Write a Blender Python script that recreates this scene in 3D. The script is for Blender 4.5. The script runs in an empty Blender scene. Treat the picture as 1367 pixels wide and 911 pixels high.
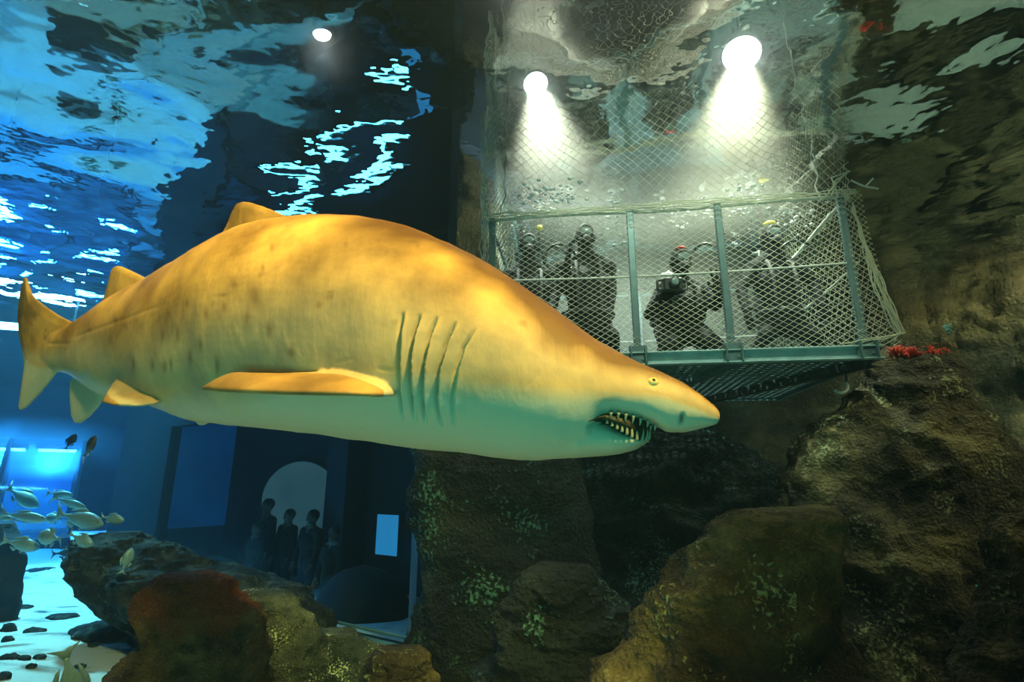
import bpy, math, random
import numpy as np
from mathutils import Vector, Matrix

rng = np.random.default_rng(7)
random.seed(7)
COL = bpy.context.scene.collection
SC = bpy.context.scene

# ------------------------------------------------------------------ camera
F = 720.0
PITCH = math.atan(185 / 720)
CAM = np.array([0.0, 0.0, 1.6])
HS = 4.3           # height of the water surface


def ray(px, py):
    u = (px - 683.5) / F
    v = (455.5 - py) / F
    return np.array([u, math.cos(PITCH) - v * math.sin(PITCH), math.sin(PITCH) + v * math.cos(PITCH)])


def at(px, py, Y):
    d = ray(px, py)
    return CAM + d * (Y / d[1])


def atz(px, py, z):
    d = ray(px, py)
    return CAM + d * ((z - CAM[2]) / d[2])


def atp(px, py, p, n):
    d = ray(px, py)
    return CAM + d * (np.dot(np.array(p) - CAM, n) / np.dot(d, n))


cam_d = bpy.data.cameras.new('camera')
cam = bpy.data.objects.new('camera', cam_d)
COL.objects.link(cam)
cam.location = CAM
cam.rotation_euler = (math.pi / 2 + PITCH, 0, 0)
cam_d.sensor_width = 36
cam_d.lens = 36 * F / 1367
cam_d.clip_start = 0.02
cam_d.clip_end = 200
SC.camera = cam


# ------------------------------------------------------------------ noise
def _hash(ix, iy, iz):
    h = (ix * 374761393 + iy * 668265263 + iz * 2147483647 + 1274126177) & 0xFFFFFFFF
    h = ((h ^ (h >> 13)) * 1274126177) & 0xFFFFFFFF
    h = h ^ (h >> 16)
    return h


def perlin(P):
    P = np.asarray(P, float)
    I = np.floor(P).astype(np.int64)
    Fr = P - I
    W = Fr * Fr * Fr * (Fr * (Fr * 6 - 15) + 10)
    out = 0
    for dx in (0, 1):
        for dy in (0, 1):
            for dz in (0, 1):
                h = _hash(I[:, 0] + dx, I[:, 1] + dy, I[:, 2] + dz)
                gx = ((h & 1023) / 511.5 - 1)
                gy = (((h >> 10) & 1023) / 511.5 - 1)
                gz = (((h >> 20) & 1023) / 511.5 - 1)
                dot = gx * (Fr[:, 0] - dx) + gy * (Fr[:, 1] - dy) + gz * (Fr[:, 2] - dz)
                w = ((W[:, 0] if dx else 1 - W[:, 0]) * (W[:, 1] if dy else 1 - W[:, 1]) * (W[:, 2] if dz else 1 - W[:, 2]))
                out = out + w * dot
    return out


def fbm(P, octv=4, lac=2.1, gain=0.5):
    P = np.asarray(P, float)
    s = np.zeros(len(P)); a = 1.0
    for k in range(octv):
        s += a * perlin(P * lac ** k + 17.3 * k)
        a *= gain
    return s


def ridged(P, octv=4):
    P = np.asarray(P, float)
    s = np.zeros(len(P)); a = 1.0
    for k in range(octv):
        s += a * (0.5 - np.abs(perlin(P * 2.1 ** k + 9.1 * k)))
        a *= 0.5
    return s


# ------------------------------------------------------------------ mesh helpers
ORG = {}


def empty(name, loc, label=None, cat=None, group=None, kind=None):
    o = bpy.data.objects.new(name, None)
    o.empty_display_size = 0.1
    COL.objects.link(o)
    o.location = [float(c) for c in loc]
    ORG[o.name] = np.array(loc, float)
    tag(o, label, cat, group, kind)
    return o


def tag(o, label=None, cat=None, group=None, kind=None):
    if label: o['label'] = label
    if cat: o['category'] = cat
    if group: o['group'] = group
    if kind: o['kind'] = kind
    return o


def mesh(name, V, Fc, mat, parent=None, smooth=True, origin=None, attrs=None, label=None):
    V = np.asarray(V, float)
    if parent is not None:
        o0 = ORG[parent.name]
    elif origin is not None:
        o0 = np.array(origin, float)
    else:
        mn, mx = V.min(0), V.max(0)
        o0 = np.array([(mn[0] + mx[0]) / 2, (mn[1] + mx[1]) / 2, mn[2]])
    me = bpy.data.meshes.new(name)
    me.from_pydata((V - o0).tolist(), [], [list(map(int, f)) for f in Fc])
    me.update()
    if smooth:
        me.polygons.foreach_set('use_smooth', [True] * len(me.polygons))
    if attrs:
        for k, a in attrs.items():
            at_ = me.attributes.new(k, 'FLOAT', 'POINT')
            at_.data.foreach_set('value', np.asarray(a, np.float32))
    me.materials.append(mat)
    o = bpy.data.objects.new(name, me)
    COL.objects.link(o)
    ORG[o.name] = o0
    if parent is not None:
        o.parent = parent
    else:
        o.location = o0.tolist()
    if label: o['label'] = label
    return o


def comb(*parts):
    V = []; Fc = []; n = 0
    for v, f in parts:
        v = np.asarray(v, float)
        V.append(v)
        Fc += [[i + n for i in q] for q in f]
        n += len(v)
    return np.concatenate(V), Fc


def nrm(v):
    v = np.asarray(v, float)
    return v / (np.linalg.norm(v) + 1e-12)


def box(c, ax, ay, az):
    """box by centre and three half-axis vectors"""
    c = np.array(c, float); ax, ay, az = (np.array(a, float) for a in (ax, ay, az))
    V = [c + sx * ax + sy * ay + sz * az for sz in (-1, 1) for sy in (-1, 1) for sx in (-1, 1)]
    return np.array(V), [[0, 2, 3, 1], [4, 5, 7, 6], [0, 1, 5, 4], [2, 6, 7, 3], [0, 4, 6, 2], [1, 3, 7, 5]]


def bbox(c, ax, ay, az, b=0.006):
    """box with chamfered edges"""
    hx, hy, hz = (np.linalg.norm(a) for a in (ax, ay, az))
    ux, uy, uz = nrm(ax), nrm(ay), nrm(az)
    b = min(b, 0.45 * min(hx, hy, hz))
    V = []
    idx = {}
    for sx in (-1, 1):
        for sy in (-1, 1):
            for sz in (-1, 1):
                for k, (ox, oy, oz) in enumerate(((0, b, b), (b, 0, b), (b, b, 0))):
                    idx[(sx, sy, sz, k)] = len(V)
                    V.append(np.array(c) + ux * sx * (hx - ox) + uy * sy * (hy - oy) + uz * sz * (hz - oz))
    Fc = []
    S = [(-1, -1), (1, -1), (1, 1), (-1, 1)]
    for s in (-1, 1):
        Fc.append([idx[(s, a, q, 0)] for a, q in S][::s])
        Fc.append([idx[(a, s, q, 1)] for a, q in S][::-s])
        Fc.append([idx[(a, q, s, 2)] for a, q in S][::s])
    for a in (-1, 1):
        for q in (-1, 1):
            Fc.append([idx[(-1, a, q, 1)], idx[(1, a, q, 1)], idx[(1, a, q, 2)], idx[(-1, a, q, 2)]])
            Fc.append([idx[(a, -1, q, 0)], idx[(a, 1, q, 0)], idx[(a, 1, q, 2)], idx[(a, -1, q, 2)]])
            Fc.append([idx[(a, q, -1, 0)], idx[(a, q, 1, 0)], idx[(a, q, 1, 1)], idx[(a, q, -1, 1)]])
            for r in (-1, 1):
                Fc.append([idx[(a, q, r, 0)], idx[(a, q, r, 1)], idx[(a, q, r, 2)]])
    return np.array(V), Fc


def tube(pts, rad, sides=8, cap=True):
    pts = np.asarray(pts, float)
    n = len(pts)
    rad = np.broadcast_to(np.asarray(rad, float), (n,))
    T = np.gradient(pts, axis=0)
    T /= np.linalg.norm(T, axis=1)[:, None] + 1e-12
    ref = np.array([0, 0, 1.0]) if abs(T[0][2]) < 0.9 else np.array([1.0, 0, 0])
    u = nrm(np.cross(T[0], ref))
    V = []
    for i in range(n):
        u = nrm(u - T[i] * np.dot(u, T[i]))
        w = np.cross(T[i], u)
        for k in range(sides):
            a = 2 * math.pi * k / sides
            V.append(pts[i] + rad[i] * (math.cos(a) * u + math.sin(a) * w))
    Fc = [[i * sides + k, i * sides + (k + 1) % sides, (i + 1) * sides + (k + 1) % sides, (i + 1) * sides + k]
          for i in range(n - 1) for k in range(sides)]
    if cap:
        Fc.append(list(range(sides))[::-1])
        Fc.append([(n - 1) * sides + k for k in range(sides)])
    return np.array(V), Fc


def capsule(p0, r0, p1, r1, sides=14):
    p0 = np.array(p0, float); p1 = np.array(p1, float)
    d = nrm(p1 - p0)
    P = []; R = []
    for a in (80, 50, 20, 0):
        t = math.radians(a)
        P.append(p0 - d * r0 * math.sin(t)); R.append(r0 * math.cos(t))
    for a in (0, 20, 50, 80):
        t = math.radians(a)
        P.append(p1 + d * r1 * math.sin(t)); R.append(r1 * math.cos(t))
    return tube(P, R, sides)


def ellipsoid(c, ax, ay, az, nu=18, nv=12):
    c = np.array(c, float); ax, ay, az = (np.array(a, float) for a in (ax, ay, az))
    V = [c - az]
    for j in range(1, nv):
        t = math.pi * j / nv
        for i in range(nu):
            p = 2 * math.pi * i / nu
            V.append(c + math.sin(t) * (math.cos(p) * ax + math.sin(p) * ay) - math.cos(t) * az)
    V.append(c + az)
    Fc = []
    for i in range(nu):
        Fc.append([0, 1 + (i + 1) % nu, 1 + i])
        Fc.append([len(V) - 1, 1 + (nv - 2) * nu + i, 1 + (nv - 2) * nu + (i + 1) % nu])
    for j in range(nv - 2):
        for i in range(nu):
            a = 1 + j * nu + i; b = 1 + j * nu + (i + 1) % nu
            Fc.append([a, b, b + nu, a + nu])
    return np.array(V), Fc


def ring(c, u, v, R, r, n=28, sides=8, a0=0, a1=2 * math.pi):
    c = np.array(c, float); u = nrm(u); v = nrm(v)
    A = np.linspace(a0, a1, n)
    return tube([c + R * (math.cos(a) * u + math.sin(a) * v) for a in A], r, sides)


def loft(rings, cap=True):
    n = len(rings[0]); V = np.concatenate([np.asarray(r, float) for r in rings])
    Fc = [[i * n + k, i * n + (k + 1) % n, (i + 1) * n + (k + 1) % n, (i + 1) * n + k]
          for i in range(len(rings) - 1) for k in range(n)]
    if cap:
        c0 = len(V)
        V = np.concatenate([V, [np.mean(rings[0], 0), np.mean(rings[-1], 0)]])
        m = (len(rings) - 1) * n
        for k in range(n):
            Fc.append([c0, (k + 1) % n, k])
            Fc.append([c0 + 1, m + k, m + (k + 1) % n])
    return V, Fc


def remesh(V, Fc, voxel, it=3):
    me = bpy.data.meshes.new('temporary')
    me.from_pydata(np.asarray(V).tolist(), [], [list(map(int, f)) for f in Fc])
    me.update()
    o = bpy.data.objects.new('temporary', me)
    COL.objects.link(o)
    m = o.modifiers.new('r', 'REMESH'); m.mode = 'VOXEL'; m.voxel_size = voxel; m.adaptivity = 0
    if it:
        s = o.modifiers.new('s', 'SMOOTH'); s.iterations = it; s.factor = 0.5
    bpy.context.view_layer.update()
    dg = bpy.context.evaluated_depsgraph_get()
    ev = o.evaluated_get(dg)
    m2 = ev.to_mesh()
    nv = len(m2.vertices)
    co = np.empty(nv * 3, np.float32); m2.vertices.foreach_get('co', co)
    fl = [list(p.vertices) for p in m2.polygons]
    no = np.empty(nv * 3, np.float32); m2.vertices.foreach_get('normal', no)
    ev.to_mesh_clear()
    bpy.data.objects.remove(o); bpy.data.meshes.remove(me)
    return co.reshape(-1, 3).astype(float), fl, no.reshape(-1, 3).astype(float)


def vnormals(V, Fc):
    me = bpy.data.meshes.new('temporary')
    me.from_pydata(np.asarray(V).tolist(), [], [list(map(int, f)) for f in Fc])
    me.update()
    no = np.empty(len(V) * 3, np.float32); me.vertices.foreach_get('normal', no)
    bpy.data.meshes.remove(me)
    return no.reshape(-1, 3).astype(float)


# ------------------------------------------------------------------ materials
def new_mat(name):
    m = bpy.data.materials.new(name); m.use_nodes = True
    nt = m.node_tree; nt.nodes.clear()
    out = nt.nodes.new('ShaderNodeOutputMaterial')
    return m, nt, out


def N(nt, typ, **kw):
    n = nt.nodes.new(typ)
    for k, v in kw.items():
        if k in n.inputs.keys():
            n.inputs[k].default_value = v
        else:
            setattr(n, k, v)
    return n


def simple(name, col, rough=0.6, metal=0.0, bump=0.0, bscale=40.0, var=0.25, spec=0.4, subsurf=0):
    m, nt, out = new_mat(name)
    b = N(nt, 'ShaderNodeBsdfPrincipled', Roughness=rough, Metallic=metal)
    b.inputs['Specular IOR Level'].default_value = spec
    tc = N(nt, 'ShaderNodeTexCoord')
    nz = N(nt, 'ShaderNodeTexNoise', Scale=bscale, Detail=5.0)
    nt.links.new(tc.outputs['Object'], nz.inputs['Vector'])
    mx = N(nt, 'ShaderNodeMixRGB')
    mx.inputs[1].default_value = (*[c * (1 - var) for c in col], 1)
    mx.inputs[2].default_value = (*[min(1, c * (1 + var)) for c in col], 1)
    nt.links.new(nz.outputs['Fac'], mx.inputs[0])
    nt.links.new(mx.outputs[0], b.inputs['Base Color'])
    if bump:
        bp = N(nt, 'ShaderNodeBump', Strength=bump, Distance=0.02)
        nt.links.new(nz.outputs['Fac'], bp.inputs['Height'])
        nt.links.new(bp.outputs[0], b.inputs['Normal'])
    nt.links.new(b.outputs[0], out.inputs[0])
    return m


def emissive(name, col, strength, col2=None, scale=3.0):
    m, nt, out = new_mat(name)
    e = N(nt, 'ShaderNodeEmission', Strength=strength)
    e.inputs[0].default_value = (*col, 1)
    if col2:
        tc = N(nt, 'ShaderNodeTexCoord')
        nz = N(nt, 'ShaderNodeTexNoise', Scale=scale, Detail=3.0)
        nt.links.new(tc.outputs['Object'], nz.inputs['Vector'])
        mx = N(nt, 'ShaderNodeMixRGB')
        mx.inputs[1].default_value = (*col, 1); mx.inputs[2].default_value = (*col2, 1)
        rp = N(nt, 'ShaderNodeValToRGB')
        rp.color_ramp.elements[0].position = .35; rp.color_ramp.elements[1].position = .7
        nt.links.new(nz.outputs['Fac'], rp.inputs[0]); nt.links.new(rp.outputs[0], mx.inputs[0])
        nt.links.new(mx.outputs[0], e.inputs[0])
    nt.links.new(e.outputs[0], out.inputs[0])
    return m


def rock_mat(name, cols, scale=2.2, speck=(0.35, 0.5, 0.25), speck_amt=0.5, bump=1.0, top=None):
    """cols: dark, mid, light algae tones"""
    m, nt, out = new_mat(name)
    b = N(nt, 'ShaderNodeBsdfPrincipled', Roughness=0.85)
    b.inputs['Specular IOR Level'].default_value = 0.2
    tc = N(nt, 'ShaderNodeTexCoord')
    n1 = N(nt, 'ShaderNodeTexNoise', Scale=scale, Detail=8.0, Roughness=0.62)
    nt.links.new(tc.outputs['Object'], n1.inputs['Vector'])
    rp = N(nt, 'ShaderNodeValToRGB')
    e = rp.color_ramp.elements
    e[0].position = .36; e[0].color = (*cols[0], 1)
    e[1].position = .68; e[1].color = (*cols[2], 1)
    x = e.new(.5); x.color = (*cols[1], 1)
    nt.links.new(n1.outputs['Fac'], rp.inputs[0])
    v = N(nt, 'ShaderNodeTexNoise', Scale=scale * 22, Detail=3.0)
    nt.links.new(tc.outputs['Object'], v.inputs['Vector'])
    n2 = N(nt, 'ShaderNodeTexNoise', Scale=scale * 1.7, Detail=3.0)
    nt.links.new(tc.outputs['Object'], n2.inputs['Vector'])
    mul = N(nt, 'ShaderNodeMath', operation='MULTIPLY')
    nt.links.new(v.outputs['Fac'], mul.inputs[0]); nt.links.new(n2.outputs['Fac'], mul.inputs[1])
    r2 = N(nt, 'ShaderNodeValToRGB')
    r2.color_ramp.elements[0].position = .33; r2.color_ramp.elements[1].position = .42
    nt.links.new(mul.outputs[0], r2.inputs[0])
    mx = N(nt, 'ShaderNodeMixRGB'); mx.inputs[2].default_value = (*speck, 1)
    m3 = N(nt, 'ShaderNodeMath', operation='MULTIPLY'); m3.inputs[1].default_value = speck_amt
    nt.links.new(r2.outputs[0], m3.inputs[0])
    nt.links.new(m3.outputs[0], mx.inputs[0]); nt.links.new(rp.outputs[0], mx.inputs[1])
    last = mx
    if top:
        at_ = N(nt, 'ShaderNodeAttribute', attribute_name='crown')
        mt = N(nt, 'ShaderNodeMixRGB')
        n4 = N(nt, 'ShaderNodeMixRGB'); n4.inputs[1].default_value = (*[c * .35 for c in top], 1); n4.inputs[2].default_value = (*top, 1)
        nt.links.new(v.outputs['Fac'], n4.inputs[0])
        nt.links.new(n4.outputs[0], mt.inputs[2])
        nt.links.new(at_.outputs['Fac'], mt.inputs[0]); nt.links.new(mx.outputs[0], mt.inputs[1])
        last = mt
    nt.links.new(last.outputs[0], b.inputs['Base Color'])
    ad = N(nt, 'ShaderNodeMath', operation='ADD')
    nt.links.new(n1.outputs['Fac'], ad.inputs[0]); nt.links.new(v.outputs['Fac'], ad.inputs[1])
    bp = N(nt, 'ShaderNodeBump', Strength=bump, Distance=0.05)
    nt.links.new(ad.outputs[0], bp.inputs['Height'])
    nt.links.new(bp.outputs[0], b.inputs['Normal'])
    nt.links.new(b.outputs[0], out.inputs[0])
    return m


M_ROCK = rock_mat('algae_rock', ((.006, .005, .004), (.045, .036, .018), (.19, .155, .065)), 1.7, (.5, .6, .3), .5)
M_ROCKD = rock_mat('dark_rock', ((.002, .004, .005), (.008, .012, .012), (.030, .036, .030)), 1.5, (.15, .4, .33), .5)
M_ROCKW = rock_mat('wall_rock', ((.02, .018, .012), (.07, .055, .03), (.20, .15, .07)), .9, (.2, .25, .15), .3)
M_CORAL = rock_mat('coral_rock', ((.02, .016, .010), (.09, .07, .035), (.20, .15, .07)), 5, (.35, .25, .12), .4, top=(.20, .07, .03))
M_STONE = rock_mat('sea_stone', ((.01, .012, .014), (.04, .045, .045), (.12, .13, .12)), 6, (.6, .7, .5), .5)
M_SPARK = rock_mat('encrusted_rock', ((.02, .03, .025), (.06, .07, .05), (.2, .22, .15)), 3, (.85, .95, .6), .9)


def sand_mat():
    m, nt, out = new_mat('pale_sand')
    b = N(nt, 'ShaderNodeBsdfPrincipled', Roughness=0.9)
    b.inputs['Specular IOR Level'].default_value = 0.1
    tc = N(nt, 'ShaderNodeTexCoord')
    n1 = N(nt, 'ShaderNodeTexNoise', Scale=1.6, Detail=8.0, Roughness=.65)
    n2 = N(nt, 'ShaderNodeTexNoise', Scale=45.0, Detail=3.0)
    mp = N(nt, 'ShaderNodeMapping'); mp.inputs['Scale'].default_value = (.6, 1.7, 1)
    nt.links.new(tc.outputs['Object'], mp.inputs[0]); nt.links.new(mp.outputs[0], n1.inputs['Vector'])
    nt.links.new(tc.outputs['Object'], n2.inputs['Vector'])
    rp = N(nt, 'ShaderNodeValToRGB')
    e = rp.color_ramp.elements
    e[0].position = .33; e[0].color = (.22, .25, .23, 1)
    e[1].position = .47; e[1].color = (.72, .73, .66, 1)
    nt.links.new(n1.outputs['Fac'], rp.inputs[0])
    nt.links.new(rp.outputs[0], b.inputs['Base Color'])
    ad = N(nt, 'ShaderNodeMath', operation='ADD')
    nt.links.new(n1.outputs['Fac'], ad.inputs[0]); nt.links.new(n2.outputs['Fac'], ad.inputs[1])
    bp = N(nt, 'ShaderNodeBump', Strength=.5, Distance=.03)
    nt.links.new(ad.outputs[0], bp.inputs['Height']); nt.links.new(bp.outputs[0], b.inputs['Normal'])
    nt.links.new(b.outputs[0], out.inputs[0])
    return m


def skin_mat():
    m, nt, out = new_mat('shark_skin')
    b = N(nt, 'ShaderNodeBsdfPrincipled', Roughness=0.55)
    b.inputs['Specular IOR Level'].default_value = 0.18
    tc = N(nt, 'ShaderNodeTexCoord')
    bel = N(nt, 'ShaderNodeAttribute', attribute_name='belly')
    spo = N(nt, 'ShaderNodeAttribute', attribute_name='spot')
    n1 = N(nt, 'ShaderNodeTexNoise', Scale=5.0, Detail=6.0, Roughness=.6)
    nt.links.new(tc.outputs['Object'], n1.inputs['Vector'])
    rp = N(nt, 'ShaderNodeValToRGB')
    e = rp.color_ramp.elements
    e[0].position = .30; e[0].color = (.27, .15, .05, 1)
    e[1].position = .64; e[1].color = (.60, .38, .13, 1)
    nt.links.new(n1.outputs['Fac'], rp.inputs[0])
    mb = N(nt, 'ShaderNodeMixRGB'); mb.inputs[2].default_value = (.42, .46, .40, 1)
    back_shade = N(nt, 'ShaderNodeAttribute', attribute_name='back')  # dark back skin, with the shade on the forehead painted in
    n3 = N(nt, 'ShaderNodeTexNoise', Scale=2.4, Detail=3.0)
    nt.links.new(tc.outputs['Object'], n3.inputs['Vector'])
    r3 = N(nt, 'ShaderNodeValToRGB'); r3.color_ramp.elements[0].position = .38; r3.color_ramp.elements[1].position = .62
    nt.links.new(n3.outputs['Fac'], r3.inputs[0])
    mo = N(nt, 'ShaderNodeMixRGB', blend_type='MULTIPLY'); mo.inputs[0].default_value = .75
    mc = N(nt, 'ShaderNodeMixRGB'); mc.inputs[1].default_value = (.40, .40, .38, 1); mc.inputs[2].default_value = (1.1, 1.08, 1.0, 1)
    nt.links.new(r3.outputs[0], mc.inputs[0])
    nt.links.new(rp.outputs[0], mo.inputs[1]); nt.links.new(mc.outputs[0], mo.inputs[2])
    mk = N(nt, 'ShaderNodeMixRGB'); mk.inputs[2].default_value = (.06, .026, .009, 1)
    nt.links.new(back_shade.outputs['Fac'], mk.inputs[0]); nt.links.new(mo.outputs[0], mk.inputs[1])
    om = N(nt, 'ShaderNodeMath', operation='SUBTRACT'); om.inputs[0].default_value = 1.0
    nt.links.new(back_shade.outputs['Fac'], om.inputs[1])
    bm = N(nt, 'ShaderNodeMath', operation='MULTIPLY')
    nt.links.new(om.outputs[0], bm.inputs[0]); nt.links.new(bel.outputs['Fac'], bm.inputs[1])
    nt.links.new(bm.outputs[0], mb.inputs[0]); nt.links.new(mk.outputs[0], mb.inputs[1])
    ms = N(nt, 'ShaderNodeMixRGB'); ms.inputs[2].default_value = (.11, .06, .03, 1)
    nt.links.new(spo.outputs['Fac'], ms.inputs[0]); nt.links.new(mb.outputs[0], ms.inputs[1])
    nt.links.new(ms.outputs[0], b.inputs['Base Color'])
    n2 = N(nt, 'ShaderNodeTexNoise', Scale=55.0, Detail=4.0)
    mp = N(nt, 'ShaderNodeMapping'); mp.inputs['Scale'].default_value = (1.0, 1.0, .45)
    nt.links.new(tc.outputs['Object'], mp.inputs[0]); nt.links.new(mp.outputs[0], n2.inputs['Vector'])
    bp = N(nt, 'ShaderNodeBump', Strength=.22, Distance=.008)
    nt.links.new(n2.outputs['Fac'], bp.inputs['Height']); nt.links.new(bp.outputs[0], b.inputs['Normal'])
    nt.links.new(b.outputs[0], out.inputs[0])
    return m


def water_mat():
    m, nt, out = new_mat('tank_water')
    g = N(nt, 'ShaderNodeBsdfGlass', Roughness=0.0, IOR=1.33)
    g.inputs['Color'].default_value = (.97, .99, 1, 1)
    t = N(nt, 'ShaderNodeBsdfTransparent')
    mx = N(nt, 'ShaderNodeMixShader'); mx.inputs[0].default_value = .82
    nt.links.new(t.outputs[0], mx.inputs[1]); nt.links.new(g.outputs[0], mx.inputs[2])
    tc = N(nt, 'ShaderNodeTexCoord')
    nz = N(nt, 'ShaderNodeTexNoise', Scale=4.5, Detail=2.0)
    nt.links.new(tc.outputs['Object'], nz.inputs['Vector'])
    bp = N(nt, 'ShaderNodeBump', Strength=.35, Distance=.02)
    nt.links.new(nz.outputs['Fac'], bp.inputs['Height']); nt.links.new(bp.outputs[0], g.inputs['Normal'])
    nt.links.new(mx.outputs[0], out.inputs['Surface'])
    va = N(nt, 'ShaderNodeVolumeAbsorption', Density=.15)
    va.inputs[0].default_value = (.36, .75, .93, 1)
    vs = N(nt, 'ShaderNodeVolumeScatter', Density=.009, Anisotropy=.3)
    vs.inputs[0].default_value = (.4, .8, 1, 1)
    ad = N(nt, 'ShaderNodeAddShader')
    nt.links.new(va.outputs[0], ad.inputs[0]); nt.links.new(vs.outputs[0], ad.inputs[1])
    nt.links.new(ad.outputs[0], out.inputs['Volume'])
    return m


def clear_mat(name, fac=.92, tint=(.9, .97, 1), rough=.03):
    m, nt, out = new_mat(name)
    g = N(nt, 'ShaderNodeBsdfGlossy', Roughness=rough)
    t = N(nt, 'ShaderNodeBsdfTransparent'); t.inputs[0].default_value = (*tint, 1)
    mx = N(nt, 'ShaderNodeMixShader'); mx.inputs[0].default_value = 1 - fac
    nt.links.new(t.outputs[0], mx.inputs[1]); nt.links.new(g.outputs[0], mx.inputs[2])
    nt.links.new(mx.outputs[0], out.inputs[0])
    return m


def net_mat():
    m, nt, out = new_mat('pale_netting_cord')
    d = N(nt, 'ShaderNodeBsdfDiffuse'); d.inputs[0].default_value = (.78, .80, .66, 1)
    t = N(nt, 'ShaderNodeBsdfTranslucent'); t.inputs[0].default_value = (.78, .80, .66, 1)
    mx = N(nt, 'ShaderNodeMixShader'); mx.inputs[0].default_value = .45
    nt.links.new(d.outputs[0], mx.inputs[1]); nt.links.new(t.outputs[0], mx.inputs[2])
    nt.links.new(mx.outputs[0], out.inputs[0])
    return m


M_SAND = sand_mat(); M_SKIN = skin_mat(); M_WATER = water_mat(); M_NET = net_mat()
M_ACRYL = clear_mat('acrylic', .995, rough=.08)
M_TEAL = simple('galvanised_metal', (.13, .21, .22), .45, .35, .1, 14, .35)
M_BEAM = simple('painted_beam', (.50, .72, .72), .4, .2, .1, 9, .45)
M_GRATE = simple('grating_metal', (.16, .24, .25), .5, .5, .1, 30)
M_ROPE = simple('white_rope', (.8, .8, .72), .8, 0, .5, 90)
M_SUIT = simple('black_neoprene', (.007, .008, .009), .75, 0, .2, 60, .25, .12)
M_SUIT2 = simple('charcoal_neoprene', (.03, .035, .035), .6, 0, .2, 60)
M_STRAP = simple('dark_webbing', (.05, .05, .05), .7)
M_YEL = simple('yellow_rubber', (.75, .65, .04), .5)
M_RED = simple('red_rubber', (.65, .05, .03), .5)
M_GLASSM = simple('mask_glass', (.22, .30, .30), .12, 0, 0, 10, .2, .8)
M_FACE = simple('skin_tone', (.16, .10, .08), .55)
M_HOSE = simple('black_hose', (.02, .02, .02), .4)
M_HOSEW = simple('pale_hose', (.6, .66, .6), .45)
M_METAL = simple('steel', (.6, .62, .62), .3, 1)
M_DWALL = simple('dark_tank_wall', (.015, .022, .03), .9, 0, .3, 3)
M_GWALL = simple('gallery_wall', (.02, .035, .06), .8, 0, .1, 3)
M_CEIL = simple('dark_ceiling', (.05, .05, .045), .9, 0, .3, 2)
M_FRAME = simple('blue_painted_frame', (.08, .20, .42), .5)
M_DARKBLUE = simple('dark_cloth', (.005, .007, .010), .8)
M_SILL = simple('pale_sill', (.08, .17, .18), .6)
M_EYE = simple('eye_gold', (.75, .62, .30), .2, 0, 0, 300, .25, .8)
M_PUPIL = simple('pupil_black', (.004, .004, .004), .1)
M_TOOTH = simple('tooth', (.26, .29, .22), .35)
M_MOUTH_SHADE = simple('mouth_shade_fill', (.016, .02, .014), .7, 0, .5, 40)
M_FISH = simple('fish_silver', (.24, .38, .38), .35, .15, .2, 60, .3)
M_FISHD = simple('fish_dark', (.05, .06, .07), .5, 0, .2, 60, .3)
M_FISHW = simple('fish_cream', (.75, .72, .5), .5, 0, .2, 60, .2)
M_HOUSING = simple('lamp_housing', (.05, .05, .05), .5, .5)
M_LAMP = emissive('lamp_lens', (1, .93, .80), 90)
M_LAMPB = emissive('tunnel_lamp', (.30, .72, 1), 45)
M_STREAK = emissive('streak_glow_tube', (.08, .62, .85), 14)
M_BUBBLE = simple('air_bubble', (.85, .9, .9), .08, 0, 0, 10, .05, 1)
M_MOON = emissive('lit_round_window', (.25, .40, .37), .26, (.13, .26, .26), 1.1)
M_BLUEP = emissive('lit_blue_window', (.0, .085, .22), .42, (.0, .045, .13), .9)
M_SCREEN = emissive('lit_screen', (.05, .36, .62), .75)
M_CAMB = simple('camera_housing', (.03, .035, .035), .35, 0, 0, 30, .3, .6)


# ------------------------------------------------------------------ setting
def grid(xs, ys, zf):
    X, Y = np.meshgrid(xs, ys)
    P = np.stack([X.ravel(), Y.ravel(), np.zeros(X.size)], 1)
    P[:, 2] = zf(P)
    nx, ny = len(xs), len(ys)
    Fc = [[j * nx + i, j * nx + i + 1, (j + 1) * nx + i + 1, (j + 1) * nx + i] for j in range(ny - 1) for i in range(nx - 1)]
    return P, Fc


X0, X1, Y0, Y1 = -16.0, 9.5, -3.0, 16.0
# water body: rippled top, closed at the sides and below the floor
xs = np.linspace(X0 - .4, X1 + .4, 500); ys = np.linspace(Y0 - .4, Y1 + .4, 360)


def waves(P):
    Q = P.copy()
    a = fbm(Q * np.array([.62, .8, 1]) + 3.1, 2) * .060
    b = perlin(Q * np.array([1.9, 2.4, 1]) + 11) * .014
    c = perlin(Q * np.array([4.6, 6.0, 1]) + 31) * .0022
    return HS + a + b + c


V, Fc = grid(xs, ys, waves)
nx, ny = len(xs), len(ys)
base = len(V)
edge = ([i for i in range(nx)] + [j * nx + nx - 1 for j in range(1, ny)] +
        [(ny - 1) * nx + i for i in range(nx - 2, -1, -1)] + [j * nx for j in range(ny - 2, 0, -1)])
low = V[edge].copy(); low[:, 2] = -1.2
V = np.concatenate([V, low])
ne = len(edge)
for k in range(ne):
    Fc.append([edge[k], base + k, base + (k + 1) % ne, edge[(k + 1) % ne]])
Fc.append([base + k for k in range(ne)][::-1])
o = mesh('water', V, Fc, M_WATER, origin=(0, 0, 0))
tag(o, 'clear blue green water filling the tank under its rippled surface', 'water', kind='structure')

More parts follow.
